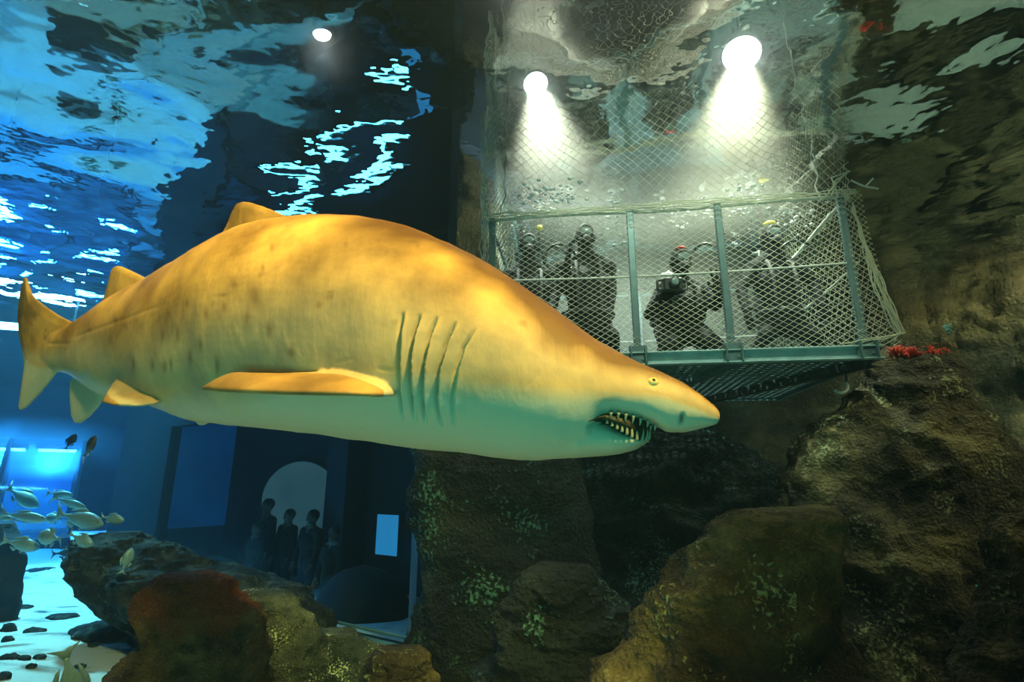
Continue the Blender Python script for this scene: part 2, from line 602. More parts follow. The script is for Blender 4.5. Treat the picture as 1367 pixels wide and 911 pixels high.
# sand floor
xs = np.linspace(X0, X1, 200); ys = np.linspace(Y0, Y1, 150)
V, Fc = grid(xs, ys, lambda P: fbm(P * .5, 4) * .10 + .4 * np.clip((P[:, 1] - 7) / 6, 0, 1) * np.clip((-4 - P[:, 0]) / 3, 0, 1) + perlin(P * np.array([1.2, 4, 1])) * .02)
o = mesh('floor', V, Fc, M_SAND, origin=(0, 0, 0))
tag(o, 'pale rippled sand bottom of the tank', 'sand floor', kind='structure')
# ceiling
V, Fc = box((-3.2, 6.5, 8.6), (13.4, 0, 0), (0, 10.2, 0), (0, 0, .1))
o = mesh('ceiling', V, Fc, M_CEIL, smooth=False)
tag(o, 'dark ceiling of the hall above the water', 'ceiling', kind='structure')


def wall_seg(name, p, q, z0, z1, mat, label, th=.12):
    p = np.array([*p, 0.0]); q = np.array([*q, 0.0])
    c = (p + q) / 2; h = (q - p) / 2
    n = nrm(np.array([-h[1], h[0], 0])) * th / 2
    c[2] = (z0 + z1) / 2
    V, Fc = box(c, h, n, (0, 0, (z1 - z0) / 2))
    o = mesh(name, V, Fc, mat, smooth=False)
    return tag(o, label, 'wall', kind='structure')


wall_seg('wall_left', (X0, Y0), (X0, Y1), -.3, 8.5, M_DWALL, 'dark far left wall of the tank')
wall_seg('wall_front', (X0, Y0), (X1, Y0), -.3, 8.5, M_DWALL, 'dark wall on the near side of the tank')
wall_seg('wall_back', (X0, Y1), (X1, Y1), -.3, 8.5, M_DWALL, 'dark wall closing the far side of the tank')
wall_seg('wall_right', (X1, Y0), (X1, Y1), -.3, 8.5, M_DWALL, 'dark wall closing the right side of the tank')

# window wall of the viewing gallery
A = np.array([-.95, 5.62, 0]); D = nrm([-4.45, 3.04, 0]); NN = np.array([-D[1], D[0], 0]);
if NN[1] < 0: NN = -NN
L = 5.38
B = A + D * L
ZS, ZT = .05, 2.42


def G(s, z, off=0.0):
    """a point of the window wall: s along it from the right end, z height, off = distance into the gallery"""
    return A + D * s + NN * off + np.array([0, 0, z])


def gbox(s0, s1, z0, z1, o0, o1):
    return box(G((s0 + s1) / 2, (z0 + z1) / 2, (o0 + o1) / 2), D * (s1 - s0) / 2, NN * (o1 - o0) / 2, (0, 0, (z1 - z0) / 2))


V, Fc = gbox(-.3, L + 1.75, ZT, 8.0, 0, .14)
M_PIER = simple('pier_paint', (.004, .012, .022), .95, 0, 0, 5, .2, 0)
tag(mesh('wall_window_head', V, Fc, M_PIER, smooth=False), 'dark wall above the wide viewing window', 'wall', kind='structure')
V, Fc = gbox(L, L + 1.75, -.2, ZT, -.02, .14)
M_PIER = simple('pier_paint', (.004, .012, .022), .95, 0, 0, 5, .2, 0)
tag(mesh('wall_window_side', V, Fc, M_PIER, smooth=False), 'dark pier left of the wide viewing window', 'wall', kind='structure')
V, Fc = gbox(-.3, L, -.5, ZS, -.02, .14)
tag(mesh('wall_window_base', V, Fc, M_DWALL, smooth=False), 'low dark wall under the wide viewing window', 'wall', kind='structure')
# sill ledges
V, Fc = comb(bbox(G(L / 2, ZS + .02, -.07), D * L / 2, NN * .05, (0, 0, .018)), bbox(G(L / 2, ZS + .10, -.01), D * L / 2, NN * .02, (0, 0, .012)))
tag(mesh('trim_1', V, Fc, M_SILL, smooth=False), 'pale ledge along the foot of the viewing window', 'trim', kind='structure')
pt = atp(553, 745, G(0, 0, -.03), NN)
s_pole = np.dot(pt - A, D)
V, Fc = bbox(G(s_pole, 1.2, -.03), D * .022, NN * .03, (0, 0, 1.2))
tag(mesh('trim_2', V, Fc, M_FRAME, smooth=False), 'blue upright at the right end of the viewing window', 'trim', kind='structure')
V, Fc = gbox(-.2, L, ZS, ZT, .04, .06)
tag(mesh('window_1', V, Fc, M_ACRYL, smooth=False), 'wide acrylic viewing window with visitors behind it', 'window', kind='structure')

# gallery room
GD = 2.0; GF = -.42
for nm, bx, lab in (('wall_gallery_back', gbox(-.3, L + 1.9, GF, 3.0, GD, GD + .1), 'dark blue back wall of the visitors gallery'),
                    ('wall_gallery_left', gbox(L + 1.8, L + 1.9, GF, 3.0, .2, GD), 'dark left end wall of the visitors gallery'),
                    ('wall_gallery_right', gbox(-.3, -.2, GF, 3.0, .2, GD), 'dark right end wall of the visitors gallery'),
                    ('ceiling_gallery', gbox(-.3, L + 1.9, 3.0, 3.1, .15, GD), 'dark ceiling of the visitors gallery'),
                    ('floor_gallery', gbox(-.3, L + 1.9, GF - .05, GF, .15, GD), 'dark floor of the visitors gallery')):
    tag(mesh(nm, *bx, M_GWALL, smooth=False), lab, nm.split('_')[0], kind='structure')
# round lit window on the gallery back wall
c = atp(398, 668, G(0, 0, GD - .05), NN)
r = np.linalg.norm(atp(398, 617, G(0, 0, GD - .05), NN) - c)
up = np.array([0, 0, 1.0])
A_ = np.linspace(0, 2 * math.pi, 65)[:-1]
rD = np.linalg.norm(atp(350, 668, G(0, 0, GD - .05), NN) - c)
disc = [c + (rD * math.cos(a) * D + r * math.sin(a) * up) for a in A_]
V, Fc = loft([np.array(disc) - NN * .012, np.array(disc) + NN * .012])
wroot = empty('window_2', c - np.array([0, 0, r]), 'round pale lit window on the far wall of the gallery', 'window', kind='structure')
mesh('pane', V, Fc, M_MOON, wroot, smooth=False)
mesh('frame', *tube([c + ((rD + .02) * math.cos(a) * D + (r + .02) * math.sin(a) * up) for a in np.linspace(0, 2 * math.pi, 65)], .03, 8), M_GWALL, wroot)
# dark column cutting the right side of the round window
pc = atp(462, 660, G(0, 0, GD - .25), NN); sp = np.dot(pc - A, D)
V, Fc = gbox(sp - .22, sp + .26, GF, 3.0, GD - .45, GD - .02)
tag(mesh('column', V, Fc, M_GWALL, smooth=False), 'dark square column right of the round lit window', 'column', kind='structure')
# blue lit window on the left end wall of the gallery
sl = L + 1.77
p0 = atp(221, 572, G(sl, 0, 0), D); p1 = atp(318, 700, G(sl, 0, 0), D)
o0, o1 = np.dot(p0 - G(sl, 0), NN), np.dot(p1 - G(sl, 0), NN)
V, Fc = gbox(sl - .02, sl + .02, p1[2], 2.7, o0, o1)
tag(mesh('window_3', V, Fc, M_BLUEP, smooth=False), 'deep blue lit window at the left end of the gallery', 'window', kind='structure')
# screen
off = 1.2
p0 = atp(504.5, 687, G(0, 0, off), NN); p1 = atp(529, 743, G(0, 0, off), NN)
s0_, s1_ = np.dot(p1 - A, D), np.dot(p0 - A, D)
zc = (p0[2] + p1[2]) / 2; zh = (p0[2] - p1[2]) / 2
cs = (s0_ + s1_) / 2; hs = abs(s1_ - s0_) / 2
sroot = empty('information_screen', G(cs, GF, off), 'tall glowing pale blue screen on a post behind the viewing window', 'screen')
mesh('panel', *bbox(G(cs, zc, off), D * hs, NN * .01, (0, 0, zh), .002), M_SCREEN, sroot, smooth=False)
mesh('casing', *bbox(G(cs, zc, off + .03), D * (hs + .012), NN * .02, (0, 0, zh + .012), .004), M_GWALL, sroot, smooth=False)
zb = zc - zh
mesh('post', *bbox(G(cs, (zb + GF) / 2, off + .03), D * .02, NN * .02, (0, 0, (zb - GF) / 2)), M_GWALL, sroot, smooth=False)
mesh('foot', *bbox(G(cs, GF + .02, off + .03), D * .16, NN * .14, (0, 0, .02)), M_GWALL, sroot, smooth=False)
# rounded dark seat in the gallery just behind the glass
pb = atp(468, 850, G(0, 0, .7), NN); sb = np.dot(pb - A, D)
rr = []
for t in np.linspace(0, 1, 14):
    k = math.sqrt(max(0, 1 - t ** 2.4)) * .98 + .02
    rr.append([G(sb, GF + .98 * t, .85) + D * (.78 * k * math.cos(a)) + NN * (.55 * k * math.sin(a)) for a in np.linspace(0, 2 * math.pi, 33)[:-1]])
V, Fc = loft(rr)
o = mesh('rounded_seat', V, Fc, M_DARKBLUE)
tag(o, 'big dark rounded seat behind the viewing window under the glowing screen', 'seat')


# ------------------------------------------------------------------ rocks
def rock_column(name, rows, Y, mat, label, cat='rock', dr=.7, amp=.12, freq=2.0, nring=190, nrow=150, crown=None, seed=0, floor=-.06, yoff=0, kind=None, lean=0):
    rows = sorted(rows)
    pts = []
    for (py, xl, xr) in rows:
        l = at(xl, py, Y); r_ = at(xr, py, Y)
        pts.append((l[2], l[0], r_[0]))
    if pts[-1][0] > floor + .05:
        z, l, r_ = pts[-1]
        g = .12 * (z - floor)
        pts.append((floor, l - g, r_ + g))
    pts.sort()
    zz = np.array([p[0] for p in pts]); ll = np.array([p[1] for p in pts]); rr = np.array([p[2] for p in pts])
    zs = np.linspace(zz[0], zz[-1], nrow)
    rings = []
    for i, z in enumerate(zs):
        l = np.interp(z, zz, ll); r_ = np.interp(z, zz, rr)
        a = (r_ - l) / 2; cx = (r_ + l) / 2
        A_ = np.linspace(0, 2 * math.pi, nring + 1)[:-1]
        ring_ = np.stack([cx + a * np.cos(A_), Y + yoff + dr * a * np.sin(A_) + lean * (z - zs[0]), np.full(nring, z)], 1)
        rings.append(ring_)
    V, Fc = loft(rings)
    nrmv = np.zeros_like(V)
    cxy = np.concatenate([np.repeat(np.mean(r_, 0)[None], nring, 0) for r_ in rings] + [np.mean(rings[0], 0)[None], np.mean(rings[-1], 0)[None]])
    nrmv = V - cxy
    ln = np.linalg.norm(nrmv, axis=1)[:, None]
    nrmv = nrmv / (ln + 1e-6)
    S = V * freq + seed * 13.7
    d = (ridged(S, 6) - .35) * amp * 1.9 + fbm(S * .6 + 5, 3) * amp * 1.2 + ridged(S * 5.3, 3) * amp * .22
    nrmv[:, 2] += .35
    k = np.clip(ln[:, 0] / (amp * 2 + 1e-6), .15, 1)
    V = V + nrmv * (d * k)[:, None]
    V[:, 2] = np.maximum(V[:, 2], floor)
    attrs = None
    if crown is not None:
        zc_, w = crown
        attrs = {'crown': np.clip((V[:, 2] - zc_ + fbm(V * 6, 3) * .12) / w, 0, 1)}
    o = mesh(name, V, Fc, mat, attrs=attrs)
    tag(o, label, cat, kind=kind)
    return o


# rock wall behind the right half, from the window wall round to the right side
path = np.array([[-1.2, 6.1], [-.3, 6.9], [1.5, 8.6], [4.5, 9.6], [7.2, 9.0], [8.6, 7.0], [9.0, 3.5], [9.2, -1]])
cum = np.concatenate([[0], np.cumsum(np.linalg.norm(np.diff(path, axis=0), axis=1))])
ss = np.linspace(0, cum[-1], 240); zs = np.linspace(-.2, 5.6, 110)
PX = np.interp(ss, cum, path[:, 0]); PY = np.interp(ss, cum, path[:, 1])
V = np.array([[PX[i], PY[i], z] for z in zs for i in range(240)])
S = V * 1.0
d = (ridged(S * .9, 5) - .4) * .75 + fbm(S * .45 + 4, 3) * .5
tx = np.gradient(PX); ty = np.gradient(PY)
nn = np.stack([ty, -tx], 1); nn /= np.linalg.norm(nn, axis=1)[:, None]
V[:, 0] += np.tile(nn[:, 0], 110) * d; V[:, 1] += np.tile(nn[:, 1], 110) * d
Fc = [[j * 240 + i, j * 240 + i + 1, (j + 1) * 240 + i + 1, (j + 1) * 240 + i] for j in range(109) for i in range(239)]
tag(mesh('wall_rock', V, Fc, M_ROCKW), 'rugged brown artificial rock wall round the back right of the tank', 'rock wall', kind='structure')

rock_column('rock', [(466, 1196, 1258), (500, 1168, 1268), (560, 1125, 1300), (620, 1080, 1318), (700, 1058, 1345), (780, 1065, 1385), (911, 1040, 1420)], 4.75, M_ROCK,
            'tall brown algae covered rock rising to the right end of the cage', dr=.62, amp=.13, freq=1.9, seed=1)
rock_column('rock', [(686, 1000, 1085), (705, 965, 1100), (760, 915, 1098), (800, 890, 1098), (850, 848, 1106), (911, 800, 1118)], 3.05, M_ROCK,
            'brown rock with flat reddish ledge in front of the tall rock', dr=.6, amp=.085, freq=2.6, seed=2)
rock_column('rock', [(690, 1345, 1440), (740, 1335, 1450), (830, 1322, 1470), (911, 1305, 1490)], 3.2, M_ROCK,
            'greenish rock cut off by the right edge at the bottom corner', dr=.6, amp=.08, freq=2.6, seed=3)
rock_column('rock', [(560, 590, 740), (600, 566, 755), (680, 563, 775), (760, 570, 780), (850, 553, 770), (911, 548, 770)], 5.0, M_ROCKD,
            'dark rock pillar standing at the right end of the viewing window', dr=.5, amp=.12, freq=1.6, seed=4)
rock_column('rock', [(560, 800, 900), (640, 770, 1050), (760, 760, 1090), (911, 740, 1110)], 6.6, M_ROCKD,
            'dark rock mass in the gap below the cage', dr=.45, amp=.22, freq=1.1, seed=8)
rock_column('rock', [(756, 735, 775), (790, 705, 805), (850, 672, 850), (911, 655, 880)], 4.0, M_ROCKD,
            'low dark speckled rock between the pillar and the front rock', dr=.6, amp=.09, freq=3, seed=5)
rock_column('rock', [(868, 510, 552), (880, 498, 566), (911, 490, 575)], 3.3, M_ROCK,
            'small brown rock with golden top before the dark pillar', dr=.7, amp=.04, freq=5, seed=6)
rock_column('rock', [(846, 430, 470), (870, 425, 515), (911, 422, 525)], 4.4, M_SPARK,
            'small encrusted rock at the foot of the window ledge', dr=.7, amp=.05, freq=5, seed=12)
z_c = at(250, 838, 2.9)[2]
rock_column('coral_head', [(767, 243, 280), (776, 228, 295), (795, 208, 312), (815, 200, 335), (835, 205, 340), (860, 205, 338), (885, 185, 342), (911, 155, 346)], 2.9, M_CORAL,
            'brown coral head with shaggy rust red crown at the lower left', 'coral', dr=.8, amp=.045, freq=6, seed=7, crown=(z_c, .12))
rock_column('rock', [(793, 285, 325), (803, 285, 372), (825, 290, 400), (850, 295, 424), (880, 300, 438), (897, 300, 436)], 4.2, M_SPARK,
            'rounded encrusted rock with bright flecked rim behind the coral head', dr=.7, amp=.06, freq=4.5, seed=9)
rock_column('rock', [(712, 140, 180), (730, 118, 225), (757, 112, 270), (775, 118, 340), (795, 132, 400), (830, 170, 430), (860, 205, 430)], 6.0, M_STONE,
            'broad dark mound of rock between the sand and the viewing window', dr=.55, amp=.13, freq=2.2, seed=10)
rock_column('rock', [(700, -60, 8), (722, -70, 18), (745, -70, 23), (785, -70, 21)], 6.9, M_DWALL,
            'dark block at the left edge on the far sand', dr=.6, amp=.04, freq=2.5, seed=11)


def stone(px, py, wpx, hpx, label, seed, mat=M_STONE):
    p = atz(px, py, .03)
    d = math.hypot(p[0], p[1]); sc = d * 1.05 / F
    a = wpx * sc / 2; b = max(a * .7, .02); h = max(.22 * a, hpx * sc * .42)
    V, Fc = ellipsoid(p + np.array([0, 0, h * .25]), (a, 0, 0), (0, b, 0), (0, 0, h), 36, 22)
    n = nrm([0, 0, 1])
    dv = V - p
    V = p + np.array([0, 0, h * .25]) + (dv - np.array([0, 0, h * .25])) * (1 + np.clip(.42 * fbm(dv / a * 1.5 + seed * 7, 4), -.3, .3))[:, None]
    o = mesh('stone', V, Fc, mat)
    tag(o, label, 'stone', 'stones on the sand')
    return o


stone(136, 848, 58, 22, 'large pitted dark stone lying on the bright sand', 1)
stone(186, 855, 22, 18, 'flecked stone at the sand edge beside the large pitted stone', 2)
stone(46, 846, 18, 9, 'small dark stone between the pitted stone and the left sand edge', 3)
stone(11, 844, 12, 14, 'upper stone of the two stacked along the left edge of the sand', 4)
stone(10, 858, 10, 10, 'lower stone of the two stacked along the left edge of the sand', 5)
stone(13, 882, 16, 11, 'round dark stone near the bottom left corner of the sand', 6)
stone(32, 882, 11, 8, 'small stone just right of the round corner stone', 7)
stone(52, 879, 11, 6, 'small stone at the right of the row of three in the corner', 8)
stone(42, 891, 8, 6, 'tiny stone below the row of three in the corner', 9)
stone(4, 905, 12, 8, 'stone half cut off by the bottom left corner', 10)
stone(31, 812, 16, 5, 'thin flat dark stone on the middle of the sand', 11)
stone(84, 825, 26, 4, 'long thin dark stone above the large pitted stone', 12)
stone(124, 862, 10, 5, 'tiny stone just below the large pitted stone', 13)
stone(52, 773, 40, 17, 'dark mound of stone on the far sand near the left edge', 14)
stone(80, 757, 24, 22, 'blue grey stone on the far sand against the broad mound', 15)
stone(107, 891, 10, 5, 'tiny stone right of the upright pale fish tail', 16)

# ------------------------------------------------------------------ tunnel on the left
ta = at(-120, 570, 10.8); tb = at(112, 600, 12.6)
R_T = 1.55
tc_a = ta - np.array([0, 0, R_T]); tc_b = tb - np.array([0, 0, R_T])
zt = (tc_a[2] + tc_b[2]) / 2; tc_a[2] = zt; tc_b[2] = zt
TD = nrm(tc_b - tc_a); TP = np.array([-TD[1], TD[0], 0])
troot = empty('acrylic_tunnel', ((tc_a + tc_b) / 2 * np.array([1, 1, 0])), 'glowing blue acrylic walk-through tunnel along the far left wall', 'tunnel')


def arc(c, R, n=40, a0=-.25, a1=math.pi + .25):
    return [c + R * (math.cos(a) * TP + math.sin(a) * up) for a in np.linspace(a0, a1, n)]


o_ = np.array(arc(tc_a, R_T)); 
Ls = np.linalg.norm(tc_b - tc_a)
R1 = [np.concatenate([arc(tc_a + TD * s, R_T), arc(tc_a + TD * s, R_T - .06)[::-1]]) for s in np.linspace(0, Ls, 12)]
mesh('shell', *loft(R1, False), clear_mat('tunnel_acrylic', .88, (.55, .85, 1), .12), troot)
for s in (Ls * .55, Ls - .02):
    R2 = [np.concatenate([arc(tc_a + TD * q, R_T + .015), arc(tc_a + TD * q, R_T - .05)[::-1]]) for q in (s - .03, s + .03)]
    mesh('seam_band', *loft(R2, True), M_DWALL, troot)
zb_ = zt - R_T * math.sin(.25)
mesh('plinth', *box((tc_a + tc_b) / 2 * np.array([1, 1, 0]) + np.array([0, 0, zb_ / 2 - .06]), TD * Ls / 2, TP * 1.6, (0, 0, zb_ / 2 + .02)), M_DWALL, troot, smooth=False)
for k, (s0, s1) in enumerate(((.0, .33), (.38, .66), (.70, .97))):
    for side in (.25, -.2):  # added shields that keep the strip lamps out of the mirroring surface
        mesh('added_lamp_shield', *bbox(tc_a + TD * (Ls * (s0 + s1) / 2) + up * (R_T - .13) + TP * side, TD * (Ls * (s1 - s0) / 2), TP * .15, (0, 0, .012)), M_DWALL, troot, smooth=False)
        for e_ in (-1, 1):
            mesh('added_lamp_skirt', *box(tc_a + TD * (Ls * (s0 + s1) / 2) + up * (R_T - .165) + TP * (side + e_ * .145), TD * (Ls * (s1 - s0) / 2), TP * .006, (0, 0, .04)), M_DWALL, troot, smooth=False)
        mesh('strip_lamp', *tube([tc_a + TD * (Ls * s) + up * (R_T - .2) + TP * side for s in (s0 + .02, s1 - .02)], .045, 10), M_LAMPB, troot)
for s in (.18, .5, .83):
    L_ = bpy.data.lights.new('tunnel_glow', 'POINT'); L_.energy = 500; L_.color = (.16, .6, 1); L_.shadow_soft_size = .2
    lo = bpy.data.objects.new('tunnel_glow', L_); COL.objects.link(lo); lo.location = (tc_a + TD * (Ls * s) + up * (R_T - .5)).tolist()
# far wall inside the glow
V, Fc = box((tc_a + tc_b) / 2 + TP * 1.45 * (1 if TP[1] > 0 else -1) + np.array([0, 0, .1]), TD * Ls / 2, TP * .03, (0, 0, .95))
mesh('back_panel', V, Fc, simple('tunnel_blue_panel', (.03, .20, .28), .7, 0, .2, 2, .5), troot, smooth=False)


# added glow tubes hidden behind the shark, making cyan streaks in the surface
for s0, s1, zb_, lab in ((.5, 1.7, 2.62, 'right half of the viewing window, in the lower row'), (1.95, 3.3, 2.62, 'left half of the viewing window, in the lower row'),
                         (.35, 1.5, 3.25, 'right half of the viewing window, in the upper row'), (1.9, 3.0, 3.25, 'left half of the viewing window, in the upper row')):
    q = G((s0 + s1) / 2, zb_, -.10)
    r_ = empty('streak_tube', q, 'added cyan glow tube for surface streaks over the %s' % lab, 'lamp', 'added streak tubes over the viewing window')
    mesh('tube', *tube([G(s0 + (s1 - s0) * t, zb_, -.13) for t in np.linspace(0, 1, 6)], .05, 12), M_STREAK, r_)
    mesh('backing', *bbox(G((s0 + s1) / 2, zb_, -.045), D * ((s1 - s0) / 2 + .03), NN * .035, (0, 0, .06)), M_HOUSING, r_, smooth=False)
# lamp tube under the surface on the far left
la = np.array([-8.9, 8.2, 4.02]); lb = np.array([-7.3, 8.75, 4.02])
lroot = empty('underwater_lamp', (la + lb) / 2, 'blue white lamp tube just under the surface behind the tail of the shark', 'lamp')
mesh('tube', *tube([la + (lb - la) * t for t in np.linspace(0, 1, 6)], .06, 12), M_LAMPB, lroot)
for t in (.05, .95):
    q = la + (lb - la) * t
    mesh('hanger', *tube([q, q + up * 4.5], .015, 8), M_HOUSING, lroot)

# ------------------------------------------------------------------ shark
def build_shark():
    top = [(961, 552), (958, 546), (950, 538.5), (935, 527), (910, 510), (880, 496), (850, 483), (820, 468), (790, 450), (760, 428), (730, 405), (700, 384), (670, 364),
           (640, 347), (610, 332), (580, 318), (550, 307), (520, 299), (490, 294), (460, 292), (430, 291), (400, 293), (370, 297), (345, 303), (320, 313),
           (300, 322), (280, 333), (250, 349), (225, 362), (205, 373), (180, 384), (150, 400), (125, 416), (98, 432), (80, 437), (60, 440), (45, 446), (34, 455)]
    bot = [(961, 560), (958, 566), (950, 569), (935, 573), (915, 577), (895, 577), (889, 576), (871, 565.5), (846, 559.5), (823, 557), (809, 562), (803, 575), (795, 598), (780, 607), (760, 612), (720, 615), (690, 614), (660, 611), (620, 605.5),
           (580, 602), (540, 598), (500, 591), (460, 586), (420, 580), (380, 575.5), (340, 571), (300, 567.5), (260, 563), (230, 552), (205, 542), (180, 536),
           (150, 530), (137, 527), (114, 512), (94, 500), (80, 497), (60, 492), (45, 484), (34, 470)]
    cheek = np.array(sorted([q for q in bot if q[0] < 775 or q[0] > 905] + [(790, 604), (820, 596), (850, 588), (880, 581)]))
    top = np.array(sorted(top)); bot = np.array(sorted(bot))
    fY = lambda x: np.interp(x, [25, 60, 100, 160, 250, 350, 450, 600, 700, 800, 900, 961], [2.72, 2.62, 2.50, 2.33, 2.13, 1.95, 1.83, 1.70, 1.63, 1.56, 1.50, 1.47])
    fw = lambda x: np.interp(x, [34, 60, 98, 140, 200, 260, 340, 430, 520, 620, 700, 780, 850, 900, 940, 955, 961],
                             [.18, .22, .42, .50, .54, .58, .62, .66, .70, .76, .84, .92, 1.0, 1.15, 1.2, 1.1, .9])
    X = np.concatenate([np.linspace(34, 920, 220), np.linspace(922, 961, 24)])
    Cs = []; Us = []; Hw = []; Ls_ = []
    for x in X:
        t = at(x, np.interp(x, top[:, 0], top[:, 1]), fY(x)); b = at(x, np.interp(x, cheek[:, 0], cheek[:, 1]), fY(x))
        b2 = at(x, np.interp(x, bot[:, 0], bot[:, 1]), fY(x)); Ls_.append((t + b) / 2 - b2)
        Cs.append((t + b) / 2); Us.append((t - b) / 2); Hw.append(np.linalg.norm(t - b) / 2 * fw(x))
    Cs = np.array(Cs); Us = np.array(Us); Hw = np.array(Hw); Ls_ = np.array(Ls_)
    Tn = np.gradient(Cs, axis=0); Tn[:, 2] = 0; Tn /= np.linalg.norm(Tn, axis=1)[:, None]
    W = np.stack([Tn[:, 1], -Tn[:, 0], np.zeros(len(X))], 1)     # towards the camera for +x heading
    if np.dot(W[100], CAM - Cs[100]) < 0: W = -W
    TH = np.linspace(0, 2 * math.pi, 97)[:-1]
    rings = []
    for i, x in enumerate(X):
        c, s = np.cos(TH), np.sin(TH)
        # fuller low flank, ridge-like back
        wfun = np.sign(c) * np.abs(c) ** .92 * (1 - .12 * s - .10 * np.clip(s, 0, 1) ** 2)
        ufun = np.sign(s) * np.abs(s) ** (.95)
        ex = np.interp(x, [770, 810, 880, 925], [.92, .5, .5, .92])
        low_ = np.sign(c) * np.abs(c) ** ex * (1 - .12 * s)
        wfun = np.where(s < 0, low_ * (1 - np.interp(x, [770, 810, 880, 925], [0, .06, .06, 0]) * np.clip(-s * 1.6, 0, 1)), wfun)
        P = Cs[i] + np.outer(wfun * Hw[i], W[i]) + np.where(s[:, None] > 0, np.outer(ufun, Us[i]), np.outer(ufun, Ls_[i]))
        rings.append(P)
    parts = [loft(rings)]

    # lower jaw: a scoop from the throat to the jaw tip
    jt = [(700, 556), (790, 561), (808, 563), (815, 567), (829, 575), (846, 583), (857, 588.5), (864, 587), (868.5, 583.5)]
    jb = [(700, 614), (760, 612.5), (800, 608.5), (830, 605), (848, 600.5), (858, 594), (864, 589), (868.5, 585), (869, 584)]
    jt = np.array(jt); 
    JX = np.linspace(700, 868.5, 50)
    jb = np.array([(700, 600), (740, 609), (760, 612), (800, 609), (830, 605), (848, 600), (858, 593.5), (865, 588), (868.5, 584.5)])
    rj = []
    for x in JX:
        ty = np.interp(x, jt[:, 0], jt[:, 1]); by = np.interp(x, jb[:, 0], jb[:, 1])
        t = at(x, ty, fY(x)); b = at(x, by, fY(x))
        C_ = (t + b) / 2; U_ = (t - b) / 2
        bh = at(x, np.interp(x, bot[:, 0], bot[:, 1]), fY(x)); th = at(x, np.interp(x, top[:, 0], top[:, 1]), fY(x))
        hw = np.linalg.norm(at(760, 612, fY(760)) - at(760, 428, fY(760))) / 2 * .86 * np.interp(x, [700, 780, 820, 845, 860, 866, 868.5], [.45, .64, .545, .44, .30, .18, .06])
        i = np.argmin(abs(X - x))
        c, s = np.cos(TH[::2]), np.sin(TH[::2])
        rj.append(C_ + np.outer(np.sign(c) * np.abs(c) ** .8 * hw, W[i]) + np.outer(np.sign(s) * np.abs(s) ** .8, U_))
    parts.append(loft(rj))

    def plate(outline, fYp, w=None, t_out=.004, t_in=.012, ctr=None, shr=.72):
        P = np.array([at(x, y, fYp(x, y)) for x, y in outline])
        # resample
        Q = np.concatenate([P, P[:1]]); L_ = np.concatenate([[0], np.cumsum(np.linalg.norm(np.diff(Q, axis=0), axis=1))])
        q = np.linspace(0, L_[-1], 90)[:-1]
        P = np.stack([np.interp(q, L_, Q[:, k]) for k in range(3)], 1)
        c = P.mean(0) if ctr is None else at(*ctr, fYp(*ctr))
        if w is None:
            u_, s_, vt = np.linalg.svd(P - P.mean(0)); w = vt[2]
        w = nrm(w)
        I = c + (P - c) * shr
        I2 = c + (P - c) * .3
        n = len(P)
        V = np.concatenate([P + w * t_out, I + w * t_in, I2 + w * t_in * 1.1, [c + w * t_in * 1.1], P - w * t_out, I - w * t_in, I2 - w * t_in * 1.1, [c - w * t_in * 1.1]])
        m = 3 * n + 1
        Fc = []
        for k in range(n):
            k2 = (k + 1) % n
            Fc += [[k, k2, n + k2, n + k], [n + k, n + k2, 2 * n + k2, 2 * n + k], [2 * n + k, 2 * n + k2, 3 * n],
                   [m + k2, m + k, m + n + k, m + n + k2], [m + n + k2, m + n + k, m + 2 * n + k, m + 2 * n + k2], [m + 2 * n + k2, m + 2 * n + k, m + 3 * n],
                   [k2, k, m + k, m + k2]]
        return V, Fc

    iw = lambda x: W[np.argmin(abs(X - x))]
    # first dorsal
    parts.append(plate([(398, 300), (380, 288), (350, 275), (333, 270), (324, 269.5), (316, 273), (309, 285), (303, 300), (296, 314), (289, 328), (300, 345), (350, 330), (400, 320)],
                       lambda x, y: fY(x), iw(345), .005, .013, (340, 305), .75))
    # second dorsal
    parts.append(plate([(208, 376), (190, 369), (172, 360), (160, 355.5), (154, 355.5), (149, 361), (145, 378), (140, 396), (132, 414), (150, 415), (210, 390)],
                       lambda x, y: fY(x), iw(165), .005, .012, (165, 385), .75))
    # caudal fin (upper and lower lobe)
    parts.append(plate([(110, 432), (98, 431), (80, 422), (62, 410), (47, 398), (38, 386), (36, 371), (33, 369), (29, 384), (25.5, 405), (24, 425), (26, 448), (31, 470), (33, 488), (31, 505), (28, 525), (25.5, 545),
                        (28, 549), (38, 542), (52, 527), (66, 510), (76, 497), (90, 490)], lambda x, y: fY(x) + .012 * (25 - min(x, 60)) / 30, iw(60), .005, .014, (52, 450), .7))
    # anal fin
    parts.append(plate([(97, 505), (94, 511), (94.5, 535), (96, 555), (100, 565), (107, 566), (120, 556), (132, 543), (140, 528), (135, 516), (112, 505)], lambda x, y: fY(x), iw(118), .005, .012, (113, 528)))
    # pelvic fins: near one spreads towards the camera, far one away
    def spread(outline, dist, drop):
        out = []
        for (x, y, k) in outline:
            p = at(x, y, fY(x) - dist * k)
            out.append(p)
        return np.array(out)

    def plate3(P, t_out=.004, t_in=.011):
        w = np.linalg.svd(P - P.mean(0))[2][2]
        Q = np.concatenate([P, P[:1]]); L_ = np.concatenate([[0], np.cumsum(np.linalg.norm(np.diff(Q, axis=0), axis=1))])
        q = np.linspace(0, L_[-1], 110)[:-1]
        P = np.stack([np.interp(q, L_, Q[:, k]) for k in range(3)], 1)
        c = P.mean(0); n = len(P); I = c + (P - c) * .72; I2 = c + (P - c) * .35
        V = np.concatenate([P + w * t_out, I + w * t_in, I2 + w * t_in, [c + w * t_in], P - w * t_out, I - w * t_in, I2 - w * t_in, [c - w * t_in]])
        m = 3 * n + 1; Fc = []
